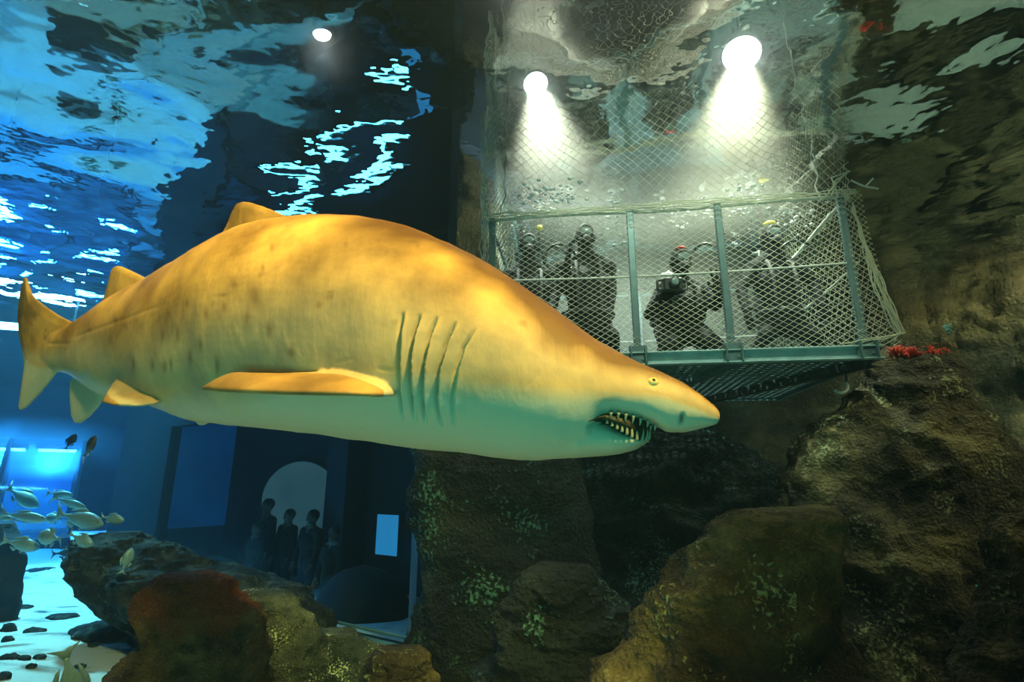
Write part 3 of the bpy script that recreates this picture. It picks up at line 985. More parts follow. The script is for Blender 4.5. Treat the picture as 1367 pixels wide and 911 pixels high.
        for k in range(n):
            k2 = (k + 1) % n
            Fc += [[k, k2, n + k2, n + k], [n + k, n + k2, 2 * n + k2, 2 * n + k], [2 * n + k, 2 * n + k2, 3 * n],
                   [m + k2, m + k, m + n + k, m + n + k2], [m + n + k2, m + n + k, m + 2 * n + k, m + 2 * n + k2], [m + 2 * n + k2, m + 2 * n + k, m + 3 * n],
                   [k2, k, m + k, m + k2]]
        return V, Fc

    near = [(222, 530, .16), (205, 517, .10), (180, 510, .12), (158, 505, .16), (150, 512, .24), (142, 527, .32), (136, 537, .36), (150, 541, .36), (180, 542.5, .34), (205, 540, .28), (220, 535, .2)]
    parts.append(plate3(spread(near, 1.0, 0), .004, .010))
    # near pectoral: swept back, drooping towards the camera
    secs = [(538, 507, .14, 536, 526, .23), (500, 497, .17, 515, 527.5, .34), (446, 487, .20, 470, 526.5, .44), (425, 499, .31, 420, 525.5, .50), (380, 501, .38, 370, 524.5, .54),
            (340, 499.5, .43, 325, 523.5, .56), (310, 498, .48, 295, 523, .555), (288, 507, .52, 277, 521.5, .545), (271, 518, .535, 269, 520.5, .54)]
    secs = np.array(secs, float)
    q = np.linspace(0, len(secs) - 1, 60)
    secs = np.stack([np.interp(q, np.arange(len(secs)), secs[:, k]) for k in range(6)], 1)
    ker = np.array([1, 2, 3, 2, 1]) / 9
    for k in range(6):
        secs[2:-2, k] = np.convolve(secs[:, k], ker, 'valid')
    near_p = []; far_p = []
    i0 = np.argmin(abs(X - 470)); c0 = Cs[i0]; w0 = W[i0]
    for n_, (x1, y1, k1, x2, y2, k2) in enumerate(secs):
        a = at(x1, y1, fY(x1) - k1); b = at(x2, y2, fY(x2) - k2)
        c_ = (a + b) / 2; h_ = (a - b) / 2
        tn = at(secs[min(n_ + 1, 59)][0], y1, fY(x1) - k1) - at(secs[max(n_ - 1, 0)][0], y1, fY(x1) - k1)
        nz = nrm(np.cross(h_, tn)); th = .017 - .008 * n_ / 59
        A_ = np.linspace(0, 2 * math.pi, 29)[:-1]
        ring_ = c_ + np.outer(np.cos(A_), h_) + np.outer(np.sign(np.sin(A_)) * np.abs(np.sin(A_)) ** .6 * th, nz)
        near_p.append(ring_)
        far_p.append(ring_ - 2 * np.outer((ring_ - c0) @ w0, w0))
    parts.append(loft(near_p))
    parts.append(loft([r_[::-1] for r_ in far_p]))
    # small keel bump under the belly
    parts.append(ellipsoid(at(270, 564, fY(270)), nrm(Tn[np.argmin(abs(X - 270))]) * .03, W[0] * .012, (0, 0, .012)))

    V, Fc = comb(*parts)
    V, Fl, No = remesh(V, Fc, .0048, 4)

    # pixel coordinates of the near side, used to carve gills, nostril and to place the natural markings on the body
    def proj(P):
        q = P - CAM
        d = q[:, 1] * math.cos(PITCH) + q[:, 2] * math.sin(PITCH)
        v = -q[:, 1] * math.sin(PITCH) + q[:, 2] * math.cos(PITCH)
        return 683.5 + F * q[:, 0] / d, 455.5 - F * v / d
    # body axis coordinates: mirror the far half onto the near one, so both flanks get gills
    i_near = np.array([np.argmin(abs(Cs[:, 0] - x)) for x in np.linspace(Cs[0, 0], Cs[-1, 0], 600)])
    idx = i_near[np.clip(((V[:, 0] - Cs[0, 0]) / (Cs[-1, 0] - Cs[0, 0]) * 599).astype(int), 0, 599)]
    side = np.einsum('ij,ij->i', V - Cs[idx], W[idx])
    Vm = V.copy(); far = side < 0
    Vm[far] -= 2 * side[far][:, None] * W[idx[far]]
    px, py = proj(Vm)
    disp = np.zeros(len(V))
    gills = [[(538, 416), (534, 450), (532.5, 480), (533.5, 520), (537, 562)], [(561, 418), (552, 450), (547, 485), (549, 520), (554, 565)], [(583, 422), (572, 455), (565, 490), (564, 525), (569, 569)],
             [(608, 429), (595, 462), (585, 497), (583, 530), (589, 571)], [(634, 438), (618, 465), (609, 495), (604, 530), (607, 570)]]
    bodymask = np.abs(side) < 1.2 * Hw[idx]
    for k, g in enumerate(gills):
        g = np.array(g); yy = g[:, 1]
        gx = np.interp(py, yy, g[:, 0])
        on = np.clip((py - yy[0]) / 25, 0, 1) * np.clip((yy[-1] - py) / 25, 0, 1) * (.6 if k == 4 else 1)
        dx = px - gx
        disp -= on * .034 * np.exp(-(dx / 2.0) ** 2)
        # flap behind each slit bulges out, then dips towards the slit
        disp += on * .013 * np.clip((dx - 1.5) / 2, 0, 1) * np.exp(-np.clip(dx - 3, 0, 99) / 7.0)
    # nostril slit, crease round the eye, mouth corner fold
    disp -= .012 * np.exp(-(((px - 910) + (py - 560) * .12) / 2.2) ** 2 - ((py - 560) / 7) ** 4)
    disp += .0015 * np.exp(-(np.hypot(px - 872, py - 510) - 11) ** 2 / 9)
    disp -= .004 * np.exp(-(np.hypot(px - 872, py - 510) / 8) ** 2)
    fold = np.interp(px, [780, 800, 830], [573, 564, 556])
    disp -= .006 * np.exp(-((py - fold) / 2.5) ** 2) * np.clip((px - 778) / 12, 0, 1) * np.clip((832 - px) / 12, 0, 1)
    # skin folds above the pectoral root and behind the head
    for (x0, y0, x1, y1, am) in ((428, 500, 445, 486, .0025), (445, 486, 475, 478, .0015), (500, 492, 530, 496, .002), (700, 521, 722, 496, .0012), (95, 452, 215, 408, .0013), (60, 459, 96, 459, .002)):
        d_ = np.array([x1 - x0, y1 - y0]); ll = np.hypot(*d_); d_ = d_ / ll
        t = (px - x0) * d_[0] + (py - y0) * d_[1]; w_ = -(px - x0) * d_[1] + (py - y0) * d_[0]
        disp -= am * np.exp(-(w_ / 2.5) ** 2) * np.clip(t / 8, 0, 1) * np.clip((ll - t) / 8, 0, 1)
    disp += .0035 * fbm(V * np.array([9, 9, 5]), 3) * np.clip(Hw[idx] / .12, 0, 1)
    V = V + No * (disp * bodymask)[:, None]

    # natural countershading: relative height between belly and back
    zt_ = Cs[idx][:, 2] + Us[idx][:, 2]; zb_ = Cs[idx][:, 2] - Us[idx][:, 2]
    xs_ = X[idx]
    jawz = np.array([at(x, np.interp(x, jb[:, 0], jb[:, 1]), fY(x))[2] if x > 700 else 99 for x in X])[idx]
    zb_ = np.where((xs_ > 780) & (xs_ < 872), np.minimum(zb_, jawz), zb_)
    rel = (V[:, 2] - zb_) / (zt_ - zb_)
    lim = np.interp(xs_, [34, 90, 140, 200, 240, 320, 400, 540, 620, 700, 780, 820, 850, 890, 920, 945, 961], [.0, .12, .25, .05, .08, .14, .19, .26, .30, .36, .45, .52, .57, .52, .50, .42, .35])
    belly = np.clip((lim + .05 - rel + .05 * fbm(V * 5, 3)) / .16, 0, 1)
    pale = np.clip(.42 * np.exp(-((rel - lim - .12) / .22) ** 2), 0, 1)
    belly = np.maximum(belly, pale)
    fin = ~bodymask
    pf = np.abs(side) > np.maximum(1.08 * Hw[idx], Hw[idx] + .018)
    belly = np.where(pf & (xs_ < 560), .05, belly)
    spots = [(363, 331, 3, 6), (312, 379, 4, 7), (426, 407, 4, 5), (360, 440, 4, 9), (389, 470, 5, 7), (290, 489, 3, 12), (351, 358, 2, 5), (441, 390, 5, 2), (154, 428, 2.5, 5), (148, 453, 3, 7), (167, 436, 3, 5), (217, 448, 2.5, 8),
             (254, 477, 3, 11), (204, 488, 3, 7), (220, 490, 3, 8), (228, 486, 2, 9), (268, 460, 3, 7), (313, 380, 4, 6), (237, 448, 3, 7), (43, 453, 3, 5), (60, 451, 3, 4), (44, 420, 3, 4), (178, 487, 2, 8), (297, 394, 7, 2),
             (300, 410, 3, 6), (330, 425, 4, 8), (275, 420, 3, 6), (558, 328, 2, 3), (462, 326, 2, 4), (250, 405, 3, 5), (225, 420, 3, 6), (340, 395, 8, 12), (120, 440, 3, 4)]
    spot = np.zeros(len(V))
    for (x, y, a, b) in spots:
        r2 = ((px - x) / a) ** 2 + ((py - y) / b) ** 2
        spot = np.maximum(spot, .55 * np.exp(-r2 * .9))
    spot = np.maximum(spot, np.exp(-(((px - 911) + (py - 560) * .12) / 2.2) ** 2 - ((py - 560) / 7) ** 4))  # nostril slit coloured dark, for the shade inside it
    spot = np.maximum(spot, np.clip(fbm(V * 14, 2) * 2 - .95, 0, .4) * (rel > lim))
    root = empty('sand_tiger_shark', (Cs[120][0], Cs[120][1], Cs[120][2] - .3),
                 'large golden brown sand tiger shark with pale belly swimming right in front of the cage', 'shark')
    mesh('body', V, Fl, M_SKIN, root, attrs={'belly': belly, 'spot': spot, 'back': np.maximum(np.clip((rel - np.interp(xs_, [400, 600, 720, 800, 860, 961], [.86, .78, .64, .60, .70, .80]) + .26 * fbm(V * 3.2, 3)) / .20, 0, .86) * np.clip((xs_ - 330) / 90, 0, 1), np.where(pf & (xs_ < 560), .3, 0))})  # 'back' holds darker dorsal skin plus painted shade over the forehead

    # eye
    ps = np.stack([px, py], 1)
    def surf(x, y):
        m = (~far) & (np.hypot(px - x, py - y) < 6)
        k = np.where(m)[0]
        k = k[np.argmin(np.hypot(px[k] - x, py[k] - y))]
        return V[k], nrm(No[k])
    pe, ne_ = surf(872, 509.5)
    t1 = nrm(np.cross(ne_, up)); t2 = np.cross(t1, ne_)
    e = mesh('eye', *ellipsoid(pe + ne_ * .000, t1 * .0155, t2 * .0135, ne_ * .011, 24, 16), M_EYE, root, label='pale gold eye with a tiny pupil')
    mesh('pupil', *ellipsoid(pe + ne_ * .0102 + t1 * .001 - t2 * .001, t1 * .0045, t2 * .005, ne_ * .0022, 16, 10), M_PUPIL, e)
    # far eye
    i0 = np.argmin(abs(X - 872))
    mir = lambda P: P - 2 * np.outer((P - Cs[i0]) @ W[i0], W[i0])
    pf_ = mir(pe[None])[0]; nf = ne_ - 2 * np.dot(ne_, W[i0]) * W[i0]
    mesh('eye', *ellipsoid(pf_ + nf * .000, t1 * .0155, t2 * .0135, nf * .011, 24, 16), M_EYE, root)
    # dark fill between palate and jaw, standing in for the shade inside the mouth
    rm = []
    for x in np.linspace(792, 866, 24):
        ty = np.interp(x, [792, 815, 850, 866], [570, 557, 559, 563]); by = np.interp(x, [792, 808, 815, 829, 846, 857, 866], [572, 566, 569, 577, 585, 590, 587])
        i = np.argmin(abs(X - x))
        hw = .205 * np.interp(x, [792, 820, 845, 858, 866], [.66, .60, .47, .32, .12])
        t = at(x, ty, fY(x)); b = at(x, by, fY(x)); C_ = (t + b) / 2; U_ = (t - b) / 2
        c, s = np.cos(TH[::3]), np.sin(TH[::3])
        rm.append(C_ + np.outer(np.sign(c) * np.abs(c) ** .6 * hw, W[i]) + np.outer(s, U_))
    mesh('mouth_shade_fill', *loft(rm), M_MOUTH_SHADE, root, label='dark fill for the shade inside the open mouth')

    # teeth: curved spikes, both jaws, near and far side
    def tooth(b, d, ln, r, bend):
        P = [b + d * ln * t + bend * ln * (t ** 2) * .35 for t in np.linspace(-.2, 1, 8)]
        return tube(P, [r * (1 - max(0, t)) ** .8 + .0004 for t in np.linspace(-.2, 1, 8)], 8)
    lower = [(817, 570, 6), (823, 573, 8), (829, 576, 10), (835, 579, 12), (841, 582, 14), (847, 585, 16), (853, 588, 18), (859, 589, 17), (864, 587, 14), (867, 585, 12)]
    for q, (x, y, h) in enumerate(lower):
        hw = .195 * np.interp(x, [800, 820, 845, 858, 868], [.64, .58, .46, .31, .06])
        i = np.argmin(abs(X - x))
        for sgn in (1, -1):
            if sgn == -1 and q % 2: continue
            b = at(x, y, fY(x)) + W[i] * hw * sgn
            d = nrm(np.array([.12 + .25 * (x > 855), 0, 1]) + W[i] * .05 * sgn)
            mesh('tooth', *tooth(b, d, h * 1.4 / F, .0042, -Tn[i] * .5), M_TOOTH, root)
    upper = [(822, 559, 7), (831, 559, 8), (840, 560, 9), (849, 562, 9), (858, 564, 9), (867, 567, 8), (876, 571, 7)]
    for q, (x, y, h) in enumerate(upper):
        i = np.argmin(abs(X - x))
        hw = .19 * np.interp(x, [818, 845, 870, 884], [.66, .52, .34, .16])
        for sgn in (1, -1):
            if sgn == -1 and q % 2 == 0: continue
            b = at(x, y, fY(x)) + W[i] * hw * sgn
            d = nrm(np.array([-.1, 0, -1]))
            mesh('tooth', *tooth(b, d, h * 1.4 / F, .0042, -Tn[i] * .4), M_TOOTH, root)
    return root


build_shark()

# ------------------------------------------------------------------ cage
ZF = 2.58; ZR = 3.96
ang = math.radians(-8)
EX = np.array([math.cos(ang), math.sin(ang), 0]); EY = np.array([-math.sin(ang), math.cos(ang), 0])
FR = np.array([2.90, 4.20, 0]); CW, CD = 3.15, 2.35
FL = FR - EX * CW


def K(x, y, z):
    """point of the cage: x metres from its left end, y metres behind its front, z height"""
    return FL + EX * x + EY * y + np.array([0, 0, z])


croot = empty('shark_cage', K(CW / 2, CD / 2, ZF), 'netted metal diving cage hanging under the surface with four divers inside', 'cage')
# front posts at the pixel columns of the photo
posts = []
for px in (655, 846, 968, 1140):
    p = atp(px, 380, K(0, 0, 0), EY); posts.append(float(np.dot(p - FL, EX)))
posts[0] = max(posts[0], .04); posts[-1] = min(posts[-1], CW - .04)
for x in posts:
    po = mesh('post', *bbox(K(x, 0, (ZF + ZR) / 2), EX * .030, EY * .022, (0, 0, (ZR - ZF) / 2 + .02)), M_TEAL, croot, smooth=False)
    mesh('bracket', *comb(bbox(K(x, -.035, ZF + .03), EX * .075, EY * .012, (0, 0, .085)), bbox(K(x - .06, -.06, ZF + .02), EX * .008, EY * .03, (0, 0, .07)), bbox(K(x + .06, -.06, ZF + .02), EX * .008, EY * .03, (0, 0, .07)),
                          ellipsoid(K(x + .035, -.052, ZF + .06), EX * .012, EY * .008, up * .012, 10, 6), ellipsoid(K(x + .035, -.052, ZF - .01), EX * .012, EY * .008, up * .012, 10, 6)), M_TEAL, po, smooth=False)
for x in (.04, CW * .5, CW - .04):
    mesh('post', *bbox(K(x, CD, (ZF + ZR) / 2), EX * .030, EY * .022, (0, 0, (ZR - ZF) / 2 + .02)), M_TEAL, croot, smooth=False)


def beam(x0, y0, x1, y1, z, h, t, name='floor_beam', mat=M_TEAL):
    a, b = K(x0, y0, z), K(x1, y1, z)
    d = (b - a) / 2; n = nrm(np.cross(d, up)) * t
    # C-channel: web and two flanges
    return mesh(name, *comb(bbox((a + b) / 2, d, n * .25, (0, 0, h)), bbox((a + b) / 2 + n * .6 + up * (h - .005), d, n * .7, (0, 0, .006)), bbox((a + b) / 2 + n * .6 - up * (h - .005), d, n * .7, (0, 0, .006))), mat, croot, smooth=False)


beam(-.02, 0, CW + .04, 0, ZF, .055, .05, 'floor_beam', M_BEAM)
beam(-.02, CD, CW + .04, CD, ZF, .055, .05)
beam(0, 0, 0, CD, ZF, .05, .04)
beam(CW, 0, CW, CD, ZF, .05, .04)
beam(posts[2], .02, posts[1] + .2, CD, ZF - .02, .045, .06, 'cross_beam')
beam(CW - .02, .04, CW - .95, CD * .98, ZF - .05, .05, .05, 'cross_beam', M_SUIT2)
# perforated floor: rows of slots
gp = []
ngx = 40; ngy = 26
for i in range(ngx + 1):
    x = .03 + (CW - .06) * i / ngx
    gp.append(box(K(x, CD / 2, ZF - .012), EX * .021, EY * CD / 2, (0, 0, .008)))
for j in range(ngy + 1):
    y = .03 + (CD - .06) * j / ngy
    gp.append(box(K(CW / 2, y, ZF - .016), EX * CW / 2, EY * .028, (0, 0, .006)))
mesh('floor_grating', *comb(*gp), M_GRATE, croot, smooth=False)
for (a, b) in (((0, 0), (CW, 0)), ((CW, 0), (CW, CD)), ((CW, CD), (0, CD)), ((0, CD), (0, 0))):
    pts = [K(a[0] + (b[0] - a[0]) * t, a[1] + (b[1] - a[1]) * t, ZR + .012 * math.sin(9 * t)) for t in np.linspace(0, 1, 24)]
    mesh('top_rail', *tube(pts, .017, 8), M_TEAL if a[1] else M_ROPE, croot)
    pts = [K(a[0] + (b[0] - a[0]) * t, a[1] + (b[1] - a[1]) * t, ZF + .78 - .03 * math.sin(math.pi * t)) for t in np.linspace(0, 1, 24)]
    mesh('mid_cable', *tube(pts, .008, 6), M_ROPE, croot)


def net(fn, w, h, cell, r, nm='netting', seed=0, sides=3, asp=1.0):
    """diamond netting over a w x h sheet; fn maps (u, v) to a point"""
    parts = []
    w0_ = w; w = w / asp
    n = int((w + h) / cell)
    for sgn in (1, -1):
        for i in range(n + 1):
            s = i * cell
            lo = max(0, s - w); hi = min(h, s)
            if hi - lo < cell * .4: continue
            m = max(3, int((hi - lo) / .055))
            vv = np.linspace(lo, hi, m)
            uu = s - vv
            if sgn < 0: uu = w - uu
            parts.append(tube([fn(a * asp, b) for a, b in zip(uu, vv)], r, sides, False))
    return comb(*parts)


def wob(u, v, sd, a=.035):
    q = perlin(np.array([[u * 1.4 + sd, v * 1.4, sd * 2.0], [u * 3.6 + sd, v * 3.6, sd + 7.0]]))
    return a * q[0] * 2 + a * .4 * q[1]


H_N = ZR - ZF
edges = [posts[0], posts[1], posts[2], posts[3]]
for k in range(3):
    x0, x1 = edges[k], edges[k + 1]
    w = x1 - x0
    f = lambda u, v, x0=x0, w=w, k=k: K(x0 + u, -.04 + wob(u, v, k * 5.3) * math.sin(math.pi * u / w) + .05 * math.sin(math.pi * v / H_N), ZF + .04 + v * (H_N - .04) / H_N + .02 * wob(u, v, 40 + k))
    mesh('netting', *net(f, w, H_N, .054, .0023, seed=k, asp=1.5), M_NET, croot)
# right side: net bulging out and bunched at the lower corner
f = lambda u, v: K(CW + .03 + .16 * (1 - v / H_N) ** 2 * (1 - .5 * u / CD) + wob(u, v, 21) * .8, u, ZF + .06 + v)
mesh('netting', *net(f, CD, H_N, .11, .0020), M_NET, croot)
f = lambda u, v: K(edges[3] + u + .10 * (1 - v / H_N) ** 1.5 * u / (CW - edges[3] + .1), -.03 + wob(u, v, 25) * .5, ZF + .04 + v)
mesh('netting', *net(f, CW - edges[3] + .10, H_N, .05, .0022), M_NET, croot)
f = lambda u, v: K(-.05 + wob(u, v, 31), u, ZF + .04 + v)
mesh('netting', *net(f, CD, H_N, .11, .0020), M_NET, croot)
f = lambda u, v: K(u, CD + .03 + wob(u, v, 35), ZF + .04 + v)
mesh('netting', *net(f, CW, H_N, .10, .0028), M_NET, croot)
# loose finer netting above the rail up to and over the surface
HT = 5.2 - ZR
for (fn, w) in ((lambda u, v: K(-.05 + u, -.03 + wob(u, v, 51, .07), ZR + v + .03 * math.sin(7 * u)), CW + .1), (lambda u, v: K(CW + .03 - .1 * v + wob(u, v, 55, .06), u, ZR + v), CD),
                (lambda u, v: K(-.06 + .02 * v + wob(u, v, 57, .06), u, ZR + v), CD), (lambda u, v: K(u, CD + wob(u, v, 59, .06), ZR + v), CW)):
    mesh('netting', *net(fn, w, HT, .09, .0016), M_NET, croot)
# gathered net cords along the edges and the bunched corner
def cord(pts, r=.012, n=60, a=.02, sd=0):
    pts = np.array(pts, float); L_ = np.concatenate([[0], np.cumsum(np.linalg.norm(np.diff(pts, axis=0), axis=1))])
    q = np.linspace(0, L_[-1], n)
    P = np.stack([np.interp(q, L_, pts[:, k]) for k in range(3)], 1)
    P += a * np.stack([perlin(np.stack([q * 5 + sd, q * 0 + k * 9.1, q * 0], 1)) for k in range(3)], 1) * 2
    return tube(P, r, 7)


mesh('gathered_net', *comb(*[cord([K(CW + .02 + .008 * i, -.02 + .02 * i, ZR - .05), K(CW + .06 + .012 * i, -.03, ZF + .5), K(CW + .17 + .008 * i, -.04, ZF + .14), K(CW + .12 - .05 * i, -.06, ZF + .07)], .0045, 60, .02, i * 3.1) for i in range(9)]), M_NET, croot)
mesh('gathered_net', *comb(*[cord([K(x, -.04, ZR + .015 * i) for x in np.linspace(-.05, CW + .05, 12)], .005, 120, .018, i * 7.7) for i in range(4)]), M_NET, croot)
mesh('gathered_net', *comb(*[cord([K(-.05 - .02 * i, -.03, ZF), K(-.06 + .02 * i, -.03, ZR), K(-.03 - .02 * i, -.02, ZR + .5), K(-.02, -.02, 5.2)], .005, 90, .03, i * 5.1) for i in range(4)]), M_NET, croot)
mesh('gathered_net', *comb(*[cord([K(CW - .25 + .07 * i, -.04, ZR - .02), K(CW - .1, -.05, ZR + .12 + .02 * i), K(CW + .02, -.05, ZR + .22)], .007, 40, .03, i * 2.3) for i in range(3)]), M_NET, croot)
mesh('rope_end', *comb(cord([K(CW + .03, -.03, ZR + .15), K(CW + .13, -.05, ZR + .07), K(CW + .22, -.06, ZR + .03)], .008, 20, .008), cord([K(CW + .13, -.05, ZR + .07), K(CW + .20, -.05, ZR + .14)], .007, 14, .004)), M_ROPE, croot)
# hoisting ropes
for (xa, sd) in ((.10, 1.0), (CW - .22, 8.0)):
    mesh('hoisting_rope', *cord([K(xa, .05, ZR), K(xa + .03, .1, HS), K(xa + .05, .3, 6.2), K(xa, .5, 8.5)], .008, 80, .04, sd), M_ROPE, croot)
# shackle hanging below the right end
pr = atp(1122, 516, K(0, .35, 0), EY)
mesh('shackle', *ring(pr, EX, up, .058, .012, 30, 8, -2.6, .6), M_ROPE, croot, label='white curved shackle hanging under the cage')
mesh('shackle_strap', *tube([pr + EX * .05 + up * .03, np.array([*(pr + EX * .07)[:2], ZF - .03])], .008, 6), M_SUIT2, croot)


# ------------------------------------------------------------------ people
def hand(w, d, pal, s=1.0, curl=.35, spread_=.16, thumb_side=1):
    """palm and five fingers: w wrist, d pointing direction, pal palm normal"""
    d = nrm(d); pal = nrm(pal - d * np.dot(pal, d)); sd = np.cross(d, pal) * thumb_side
    out = []
    pc = w + d * .05 * s
    out.append(ellipsoid(pc, d * .058 * s, sd * .046 * s, pal * .019 * s, 14, 10))
    for k, (ln, off) in enumerate(((.074, .034), (.084, .012), (.078, -.012), (.060, -.033))):
        b = w + d * .088 * s + sd * off * s
        dd = nrm(d + sd * off / .034 * spread_)
        p = b
        for j, fr in enumerate((.42, .33, .25)):
            a = curl * (j * .9 + .25)
            q = p + (dd * math.cos(a) + pal * math.sin(a)) * ln * fr * s
            out.append(capsule(p, (.0105 - .0008 * j) * s, q, (.0098 - .0008 * j) * s, 8)); p = q
    b = w + d * .022 * s + sd * .030 * s
    q = b + (d * .55 + sd * .8 + pal * .3) * .045 * s; out.append(capsule(b, .014 * s, q, .0115 * s, 8))
    q2 = q + (d * .85 + sd * .35 + pal * .35) * .034 * s; out.append(capsule(q, .0115 * s, q2, .009 * s, 8))
    return out


def figure(J, s=1.0, vox=.007, look=(0, -1, 0), hands=True, fat=1.0, glove=1.0):
    """continuous body from joints in world space"""
    g = {k: np.array(v, float) for k, v in J.items()}
    P = []
    side = nrm(g['shR'] - g['shL'])
    fwd = nrm(np.array(look, float))
    # torso
    sh = (g['shL'] + g['shR']) / 2
    P.append(capsule(g['pelvis'] - side * .06 * s, .125 * s * fat, g['pelvis'] + side * .06 * s, .125 * s * fat))
    P.append(capsule(g['pelvis'] + up * .02 * s, .135 * s * fat, g['chest'], .150 * s * fat))
    P.append(capsule(g['chest'] - side * .07 * s, .13 * s * fat, g['chest'] + side * .07 * s, .13 * s * fat))
    P.append(capsule(g['chest'] + up * .03 * s, .13 * s, sh + up * .0, .085 * s))
    P.append(capsule(g['shL'], .068 * s * fat, g['shR'], .068 * s * fat))
    P.append(capsule(sh, .075 * s, g['head'] - up * .05 * s, .062 * s))
    for q in 'LR':
        P.append(capsule(g['head'] * .45 + sh * .55, .055 * s, g['sh' + q], .06 * s * fat))
    # head with face
    h = g['head']; rt = nrm(np.cross(fwd, up)); hu = np.cross(rt, fwd)
    P.append(ellipsoid(h + hu * .02 * s, rt * .080 * s, fwd * .102 * s, hu * .112 * s, 20, 14))
    P.append(ellipsoid(h - hu * .065 * s + fwd * .035 * s, rt * .055 * s, fwd * .058 * s, hu * .055 * s, 14, 10))
    P.append(capsule(h + fwd * .098 * s + hu * .005 * s, .010 * s, h + fwd * .118 * s - hu * .028 * s, .016 * s, 8))
    for q in (-1, 1):
        P.append(ellipsoid(h + rt * q * .082 * s - hu * .005 * s, rt * .012 * s, fwd * .02 * s, hu * .032 * s, 10, 8))
    for q in 'LR':
        P.append(capsule(g['sh' + q], .062 * s * fat, g['el' + q], .047 * s * fat))
        P.append(capsule(g['el' + q], .047 * s * fat, g['wr' + q], .033 * s))
        if 'hip' + q in g:
            P.append(capsule(g['hip' + q], .098 * s * fat, g['kn' + q], .066 * s * fat))
            P.append(capsule(g['kn' + q], .064 * s * fat, g['an' + q], .043 * s))
            P.append(capsule(g['an' + q] - up * .035 * s, .042 * s, g['an' + q] - up * .05 * s + g.get('foot' + q, fwd * .15 * s), .034 * s))
        if hands:
            d = g.get('hd' + q, g['wr' + q] - g['el' + q])
            pl = g.get('pn' + q, -side if q == 'R' else side)
            P += hand(g['wr' + q], d, pl, s * glove, curl=.35 if 'hd' + q not in g else .15, spread_=.16 if 'hd' + q not in g else .35, thumb_side=1 if q == 'L' else -1)
    V, Fc = comb(*P)
    return remesh(V, Fc, vox, 3)[:2]


def diver(J, label, look=(0, -1, 0), s=1.0, hose=None, yellow=None, tank=True, fat=1.15, hosemat=None, red=False):
    g = {k: np.array(v, float) for k, v in J.items()}
    zmin = min(v[2] for v in g.values()) - .09
    root = empty('person', (g['pelvis'][0], g['pelvis'][1], zmin), label, 'person', 'divers in the cage')
    V, Fc = figure(J, s, .0085, look, True, fat, 1.25)
    body = mesh('body', V, Fc, M_SUIT, root)
    fwd = nrm(np.array(look, float)); rt = nrm(np.cross(fwd, up)); hu = np.cross(rt, fwd); h = g['head']
    # mask: frame, lens, strap
    mk = mesh('mask', *comb(ring(h + fwd * .098 * s + hu * .022 * s, rt * 1, hu, .052 * s, .012 * s, 24, 8), bbox(h + fwd * .085 * s + hu * .022 * s, rt * .062 * s, fwd * .016 * s, hu * .036 * s, .012)), M_STRAP, root)
    mesh('lens', *ellipsoid(h + fwd * .104 * s + hu * .022 * s, rt * .052 * s, fwd * .010 * s, hu * .034 * s, 20, 10), M_GLASSM, mk)
    mesh('regulator', *comb(ellipsoid(h + fwd * .128 * s - hu * .062 * s, rt * .038 * s, fwd * .028 * s, hu * .034 * s, 16, 10), capsule(h + fwd * .12 * s - hu * .062 * s + rt * .03 * s, .012 * s, h + fwd * .11 * s - hu * .062 * s + rt * .06 * s, .012 * s)), M_STRAP, root)
    # harness
    c = g['chest']; sh = (g['shL'] + g['shR']) / 2
    sdv = nrm(g['shR'] - g['shL'])
    hs_ = []
    for q in (-1, 1):
        hs_.append(tube([sh + sdv * q * .085 * s + up * .075 * s, sh + sdv * q * .10 * s + fwd * .11 * s * fat, c + sdv * q * .10 * s + fwd * .158 * s * fat, g['pelvis'] + sdv * q * .09 * s + fwd * .15 * s * fat + up * .1 * s], .018 * s, 6))
    a_ = np.linspace(0, 2 * math.pi, 33)
    hs_.append(tube([g['pelvis'] + up * .08 * s + sdv * math.cos(t) * .185 * s * fat + fwd * math.sin(t) * .150 * s * fat for t in a_], .02 * s, 6))
    mesh('harness', *comb(*hs_), M_STRAP, root)
    if tank:
        tb = c - fwd * .24 * s
        tk = mesh('air_cylinder', *capsule(tb - up * .25 * s, .085 * s, tb + up * .25 * s, .085 * s, 20), M_SUIT2, root)
        mesh('valve', *comb(capsule(tb + up * .33 * s, .022 * s, tb + up * .40 * s, .022 * s, 10), capsule(tb + up * .39 * s - rt * .05 * s, .016 * s, tb + up * .39 * s + rt * .05 * s, .016 * s, 10)), M_METAL, tk)
    if hose is not None:
        for hh in hose:
            mesh('hose', *tube(hh, .013, 8), hosemat or M_HOSE, root)
    if yellow == 'hood':
        mesh('yellow_tag', *ellipsoid(h + hu * .125 * s + fwd * .02 * s, rt * .055 * s, fwd * .05 * s, hu * .028 * s, 14, 8), M_YEL, root, label='yellow patch on top of the hood')
    if yellow == 'snorkel':
        q = mesh('breathing_tube', *tube([h + rt * -.10 * s + up * z for z in np.linspace(-.05, .19, 8)], .011, 8), M_HOSE, root)
        mesh('tip', *ellipsoid(h - rt * .10 * s + up * .215, rt * .034, fwd * .034, up * .035, 12, 8), M_YEL, q, label='yellow tip of the breathing tube')
    if red:
        mesh('red_tag', *ellipsoid(h + hu * .118 * s + fwd * .04 * s, rt * .045 * s, fwd * .035 * s, hu * .018 * s, 12, 8), M_RED, root, label='red patch on the hood')
    return root


def PJ(px, py, Y): return at(px, py, Y)


def arcpts(c, R, u, v, a0, a1, n=26):
    return [np.array(c) + R * (math.cos(a) * nrm(u) + math.sin(a) * nrm(v)) for a in np.linspace(a0, a1, n)]


FZ = ZF + .055   # ankle height rests on the floor grating
EXX = np.array([1.0, 0, 0])


